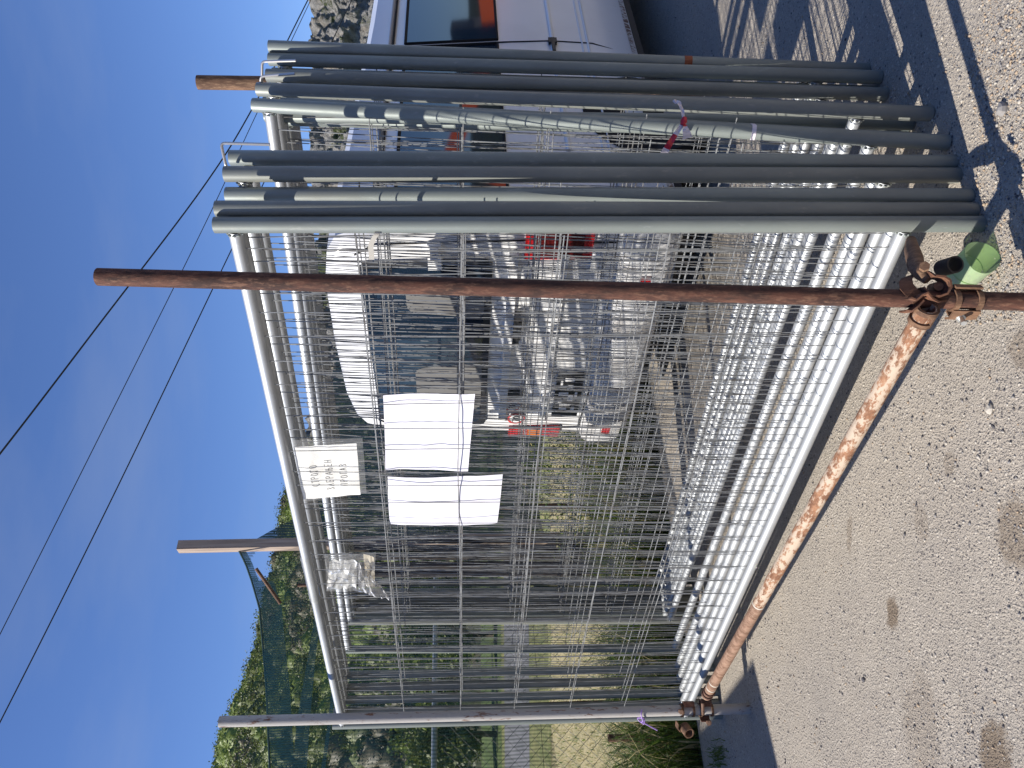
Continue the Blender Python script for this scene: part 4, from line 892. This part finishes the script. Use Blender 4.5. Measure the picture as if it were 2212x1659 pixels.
b = MB(); b.box(vp(VW / 2, 2.0, .27), (VW - .14, 3.8, .12), Matrix((VA, VB, Vector((0, 0, 1)))).transposed()); b.tube([vp(.5, -.03, .24), vp(.5, .6, .26)], .028, 10); b.tube([vp(.1, .98, .3), vp(VW - .1, .98, .3)], .05, 8); b.build('underbody', BLACK, van)
# hanging cable across the rear of the van (thin dark line)
# ============================================================ FENCE, NETTING, POSTS BEYOND THE YARD
FA, FD = Vector((-2.45, 4.95, 0)), Vector((.73, .68, 0)).normalized()
def fp(t, z=0, off=0): return FA + FD * t + Vector((-FD.y, FD.x, 0)) * off + Vector((0, 0, z))
cf = empty('chainlink_fence', fp(0), 'dark diamond chainlink fence with a pale top pipe behind the weeds', 'fence')
b = MB(); cs = .046; n_t = int(5.6 / cs); t0 = -1.6
for i in range(n_t):                       # zigzag wires
    pts = []
    for k in range(int(1.46 / cs) + 1): pts.append(fp(t0 + i * cs + (cs if (k + i) % 2 else 0) + random.uniform(-.002, .002), .04 + k * cs, (.0015 if k % 2 else -.0015)))
    b.tube(pts, .0019, 4, caps=False)
b.build('chainlink_mesh', CHAIN, cf)
b = MB(); b.tube([fp(-1.7, 1.52), fp(4.1, 1.54)], .019, 12); b.build('top_pipe', mat('pale_pipe', (.42, .46, .50), .5, .2), cf)
for z in (.12, .82):
    b = MB(); b.tube([fp(-1.7, z), fp(4.1, z)], .0016, 5); b.build('tension_wire', CHAIN, cf)
for t_ in (-.55, .35, 1.95, 3.6):
    b = MB(); b.tube([fp(t_, -.05, -.03), fp(t_, 1.56, -.03)], .022, 12); b.build('post', RUST_OLD, cf)
# shade netting
netr = empty('shade_netting', fp(1.0, .76, -.06), 'torn dark green shade netting strung behind the stack with a thick rolled upper edge', 'netting')
NP = [(596, 1900), (584, 1659), (577, 1490), (568, 1384), (562, 1317), (545, 1258), (532, 1221), (513, 1184), (543, 1167), (604, 1134), (643, 1113), (680, 1060), (700, 960), (705, 880), (720, 800)]
_n = Vector((-FD.y, FD.x, 0)); NTZ = []
for p_ in NP:
    q_ = onplane(p_[0], p_[1], fp(0, 0, -.06), _n); NTZ.append(((q_ - FA).dot(FD), q_.z))
def top_z(t): return float(np.interp(t, [q[0] for q in NTZ], [q[1] for q in NTZ]))
def tz(x, y): q_ = onplane(x, y, fp(0, 0, -.06), _n); return (q_ - FA).dot(FD), q_.z
TPOST = tz(513, 1184)[0]; HOLE = tz(570, 1215)
def old_top_z(t):
    return float(np.interp(t, [-2, -1.0, 0, .35, .8, 1.25, 1.61, 1.75, 2.3, 2.75, 3.3, 4.5], [2.62, 2.60, 2.545, 2.53, 2.60, 2.74, 2.97, 2.93, 2.45, 2.10, 1.95, 1.80]))
def netsheet(name, t0, t1, zf0, zf1, m, nt=60, nz=24, off=-.06, amp=.03, seed=0, hole=None):
    V_ = []; UVs = []
    for j in range(nz):
        for i in range(nt):
            t_ = t0 + (t1 - t0) * i / (nt - 1); z0, z1 = zf0(t_), zf1(t_); k = j / (nz - 1); z = z0 + (z1 - z0) * k
            w_ = amp * noise.fractal(Vector((t_ * 1.5, z * 2.5, seed)), 1, 2, 3); p = fp(t_, z, off + w_); V_.append(tuple(p)); UVs.append((t_, z))
    Fq = [(j * nt + i, j * nt + i + 1, (j + 1) * nt + i + 1, (j + 1) * nt + i) for j in range(nz - 1) for i in range(nt - 1)]
    if hole: Fq = [f for f in Fq if not hole(*[sum(UVs[q][d] for q in f) / 4 for d in (0, 1)])]
    inv = world_of(netr).inverted(); V_ = np.array([tuple(inv @ Vector(p)) for p in V_]); Fq = np.array(Fq); o = fast(name, V_, Fq, [m], smooth=True)
    uvl = o.data.uv_layers.new(name='UVMap'); UVs = np.array(UVs, dtype=np.float32)
    li = np.zeros(len(o.data.loops), dtype=np.int32); o.data.loops.foreach_get('vertex_index', li); uvl.data.foreach_set('uv', UVs[li].ravel()); o.parent = netr; return o
def torn(t, z):       # the hole beside the timber post
    return ((t - HOLE[0]) / .13) ** 2 + ((z - HOLE[1]) / .11) ** 2 < 1 + .35 * noise.noise(Vector((t * 14, z * 14, 0)))
netsheet('net', -1.8, TPOST, lambda t: .74 + .02 * math.sin(t * 5), lambda t: top_z(t) - .01, NET, 130, 90, hole=torn)
netsheet('net', TPOST, 4.6, lambda t: .66 + .05 * math.sin(t * 4), lambda t: top_z(t), NETDARK, 60, 30, seed=5)
netsheet('net', tz(1000, 1342)[0], TPOST + .05, lambda t: .12, lambda t: .80, NETDARK, 30, 16, off=-.05, seed=31)  # low dark sheet added to darken the gap behind the stack
netsheet('net_roll', -1.8, TPOST - .30, lambda t: top_z(t) - .155, lambda t: top_z(t) + .006, NETROLL, 90, 10, off=-.085, amp=.03, seed=8)
netsheet('net_roll', TPOST - .30, TPOST - .01, lambda t: top_z(t) - .05, lambda t: top_z(t) + .006, NETROLL, 20, 5, off=-.085, amp=.01, seed=18)
netsheet('net_fold', -1.8, TPOST - .1, lambda t: tz(648, 1659)[1] - .05 + .03 * math.sin(t * 2), lambda t: tz(635, 1659)[1] + .012 * math.sin(t * 5), NETROLL, 70, 5, off=-.10, amp=.02, seed=9)
netsheet('net_fold', -1.8, TPOST, lambda t: tz(705, 1659)[1] - .03 * t, lambda t: tz(700, 1659)[1] - .03 * t + .01, NETROLL, 70, 3, off=-.10, amp=.02, seed=12)
b = MB(); b.tube([fp(t_, top_z(t_), -.085) for t_ in np.linspace(-1.8, TPOST, 60)], .007, 6); b.build('edge_rope', mat('dark_green_rope', (.03, .07, .06), .8), netr)
# timber post
tp = fp(TPOST + .02, 0, -.14); pt_ = atY(386, 1181, tp.y); b = MB(); bot = Vector((tp.x - .04, tp.y, -.05)); ztop = pt_
d_ = (ztop - bot).normalized(); x_ = Vector((.80, .6, 0)); x_ = (x_ - d_ * x_.dot(d_)).normalized(); M_ = Matrix((x_, d_.cross(x_), d_)).transposed(); b.box((bot + ztop) / 2, (.072, .072, (ztop - bot).length), M_)
tag(b.build('timber_post', WOOD, smooth=False), 'tall weathered square timber post holding up the green netting', 'post')
# rusty rod with slanting stay in the net
rp = atY(640, 1268, 5.55); b = MB(); b.tube([atY(575, 1266, 5.55) + Vector((0, 0, -.22)), Vector((rp.x + .01, 5.55, -.05))], .012, 8); ro = b.build('rusty_stake', RUST_OLD); tag(ro, 'thin rusty stake with a slanting rod, seen through the netting', 'stake')
b = MB(); b.tube([atY(553, 1228, 5.50), atY(606, 1304, 5.50)], .012, 8); b.build('slanting_rod', RUST_OLD, ro)
# old steel tubes leaning on the fence, behind the stack
for i_, (y_, xt, xb, dy) in enumerate(((1243, 760, 1452, 0), (1226, 742, 1440, .05), (1207, 770, 1446, .0), (1189, 748, 1438, .06), (1172, 800, 1436, .02))):
    r_ = (1659 - y_ - 829.5) / F; Yb = (FA.y * FD.x - FA.x * FD.y) / (FD.x - r_ * FD.y) - .22 - dy
    b = MB(); b.pipe(atY(xt, y_ - 4, Yb + .12), Vector((r_ * Yb, Yb, -.05)), .026, .022, 20)
    tag(b.build('steel_tube', m_rust('dark_old_steel', (.030, .026, .024), (.055, .045, .038), (.11, .075, .05), seed=91)), ('first', 'second', 'third', 'fourth', 'fifth')[i_] + ' dark steel tube leaning on the fence, counting towards the van', 'steel tube', 'dark steel tubes leaning on the fence')
# sky cables
def cable(ps, Y, r, label):
    pts = smooth([atY(p[0], p[1], Y + (p[2] if len(p) > 2 else 0)) for p in ps], 10); b = MB(); b.tube(pts, r, 6); tag(b.build('overhead_cable', CABLE), label, 'cable', 'overhead cables')
cable([(-250, 1290, -6), (0, 980, -4), (210, 706, -2), (439, 404), (546, 233, 1), (665, 0, 3), (760, -190, 5)], 16, .014, 'uppermost and thickest black overhead cable crossing the sky')
cable([(-250, 1860, -4), (0, 1370, -3), (220, 932, -2), (439, 492), (558, 238, 1), (700, -60, 3)], 18, .0085, 'thin middle overhead cable crossing the sky')
cable([(-250, 2040, -4), (0, 1560, -3), (250, 1060, -2), (504, 531), (640, 250, 1), (760, 0, 3)], 18, .012, 'lowest overhead cable, meeting the top rail near the dark red upright')

# ============================================================ WEEDS AND GRASS
def blades(name, n, place, hmin, hmax, width, m, label, lean=.5, cat='grass', seg=5):
    V_ = np.zeros((n, (seg + 1) * 2, 3)); 
    for i in range(n):
        x, y, zz = place(); h_ = random.uniform(hmin, hmax); a = random.uniform(0, 6.28); l_ = random.uniform(.1, 1) * lean * h_; wa = random.uniform(0, 6.28); w_ = width * random.uniform(.6, 1.3)
        for k in range(seg + 1):
            q = k / seg; cx = x + math.cos(a) * l_ * q * q; cy = y + math.sin(a) * l_ * q * q; cz = zz + h_ * (q - .35 * lean * q * q * q); ww = w_ * (1 - q ** 1.6) + .0004
            V_[i, 2 * k] = (cx - math.cos(wa) * ww, cy - math.sin(wa) * ww, cz); V_[i, 2 * k + 1] = (cx + math.cos(wa) * ww, cy + math.sin(wa) * ww, cz)
    base = np.array([(2 * k, 2 * k + 1, 2 * k + 3, 2 * k + 2) for k in range(seg)]); Fq = (base[None] + (np.arange(n) * (seg + 1) * 2)[:, None, None]).reshape(-1, 4)
    return tag(fast(name, V_.reshape(-1, 3), Fq, m if isinstance(m, list) else [m], rng.integers(0, len(m), n).repeat(seg) if isinstance(m, list) else None, smooth=True), label, cat, kind='stuff')
nrm_e = Vector((-ed.y, ed.x, 0))
def pw1():
    t_ = random.uniform(-1.8, 2.6); o_ = .04 + .9 * random.random() ** 1.2; p = E0 + ed * t_ + nrm_e * o_; return p.x, p.y, -.03
blades('tall_grass', 8500, pw1, .22, .80, .0042, [GRASS, GRASS, WEED, STRAW], 'tall green grass and weeds along the yard edge by the far upright', .9)
def pw2():
    t_ = random.uniform(1.7, 7.0); o_ = random.uniform(.0, 1.3); p = E0 + ed * t_ + nrm_e * o_; return p.x, p.y, -.03
blades('weeds', 4200, pw2, .15, .60, .006, [GRASS, WEED, WEED, STRAW], 'mixed weeds and dry stalks growing behind the stack', .8, 'weeds')
def pw3():
    X = random.uniform(-8, 1.5); Y = random.uniform(6.2, 11.5); return X, Y, -.02
blades('dry_field_grass', 14000, pw3, .03, .10, .004, [STRAW, STRAW, STRAW, GRASS], 'short dry straw coloured grass covering the field', .8, 'grass', 3)
def pw4():
    p = atZ(1555 + random.gauss(0, 10), 1630 + random.gauss(0, 14)); return p.x, p.y, 0
blades('tuft', 120, pw4, .02, .06, .0022, [GRASS, WEED], 'small green tuft growing from the concrete in the shade', 1.0)
def leafmass(name, n, place, s, m, label, cat):
    P = np.array([place() for _ in range(n)]); N = rng.normal(size=(n, 3)); N /= np.linalg.norm(N, axis=1, keepdims=True); A = np.cross(N, rng.normal(size=(n, 3))); A /= np.linalg.norm(A, axis=1, keepdims=True); B = np.cross(N, A); sz = rng.uniform(.5, 1, n)[:, None] * s
    V_ = np.stack([P - A * sz, P - B * sz * .35, P + A * sz, P + B * sz * .35], 1).reshape(-1, 3)
    return tag(fast(name, V_, np.arange(n * 4).reshape(-1, 4), m, rng.integers(0, len(m), n)), label, cat, kind='stuff')
def pw5():
    t_ = random.uniform(-1.6, 1.5); p = E0 + ed * t_ + nrm_e * random.uniform(-.01, .22); return (p.x, p.y, random.random() ** 1.6 * (.16 + .06 * math.sin(t_ * 9)))
leafmass('low_leafy_weeds', 5200, pw5, .012, [GRASS, WEED], 'small leafy weeds hugging the edge of the concrete', 'weeds')
def pw6():
    t_ = random.uniform(1.4, 6.8); p = E0 + ed * t_ + nrm_e * random.uniform(.15, 1.6); hh = 1.15 * (.5 + .5 * noise.noise(Vector((t_ * 1.7, 0, 0)))) + .12; return (p.x, p.y, random.random() * hh)
leafmass('bushy_weeds', 26000, pw6, .024, [WEED, GRASS, LEAFS[1], STRAW], 'bushy green and yellow weeds between the stack and the fence', 'weeds')
# broken brick among the weeds
bp = atZ(1345, 1003); b = MB(); M_ = Matrix.Rotation(.5, 3, 'Z') @ Matrix.Rotation(.25, 3, 'X'); b.box(Vector((bp.x, bp.y, .14)), (.22, .12, .07), M_); b.box(Vector((bp.x + .05, bp.y + .02, .07)), (.16, .11, .065), Matrix.Rotation(-.4, 3, 'Z'))
tag(b.build('broken_brick', TERRA, smooth=False), 'broken orange brick lying in the weeds left of the van', 'brick')
# concrete footing with a rusty pipe stub
fpz = atY(1305, 1600, 4.62); b = MB(); b.tube([(fpz.x, fpz.y, -.03), (fpz.x, fpz.y, .12), (fpz.x + .01, fpz.y, .16)], [.09, .075, .05], 14); ft = b.build('concrete_footing', CONC); tag(ft, 'rough concrete footing with a rusty pipe, half hidden in the tall grass', 'footing')
b = MB(); b.pipe((fpz.x, fpz.y, .12), (fpz.x + .015, fpz.y, .46), .022, .018, 16); b.build('pipe_stub', RUST_OLD, ft)
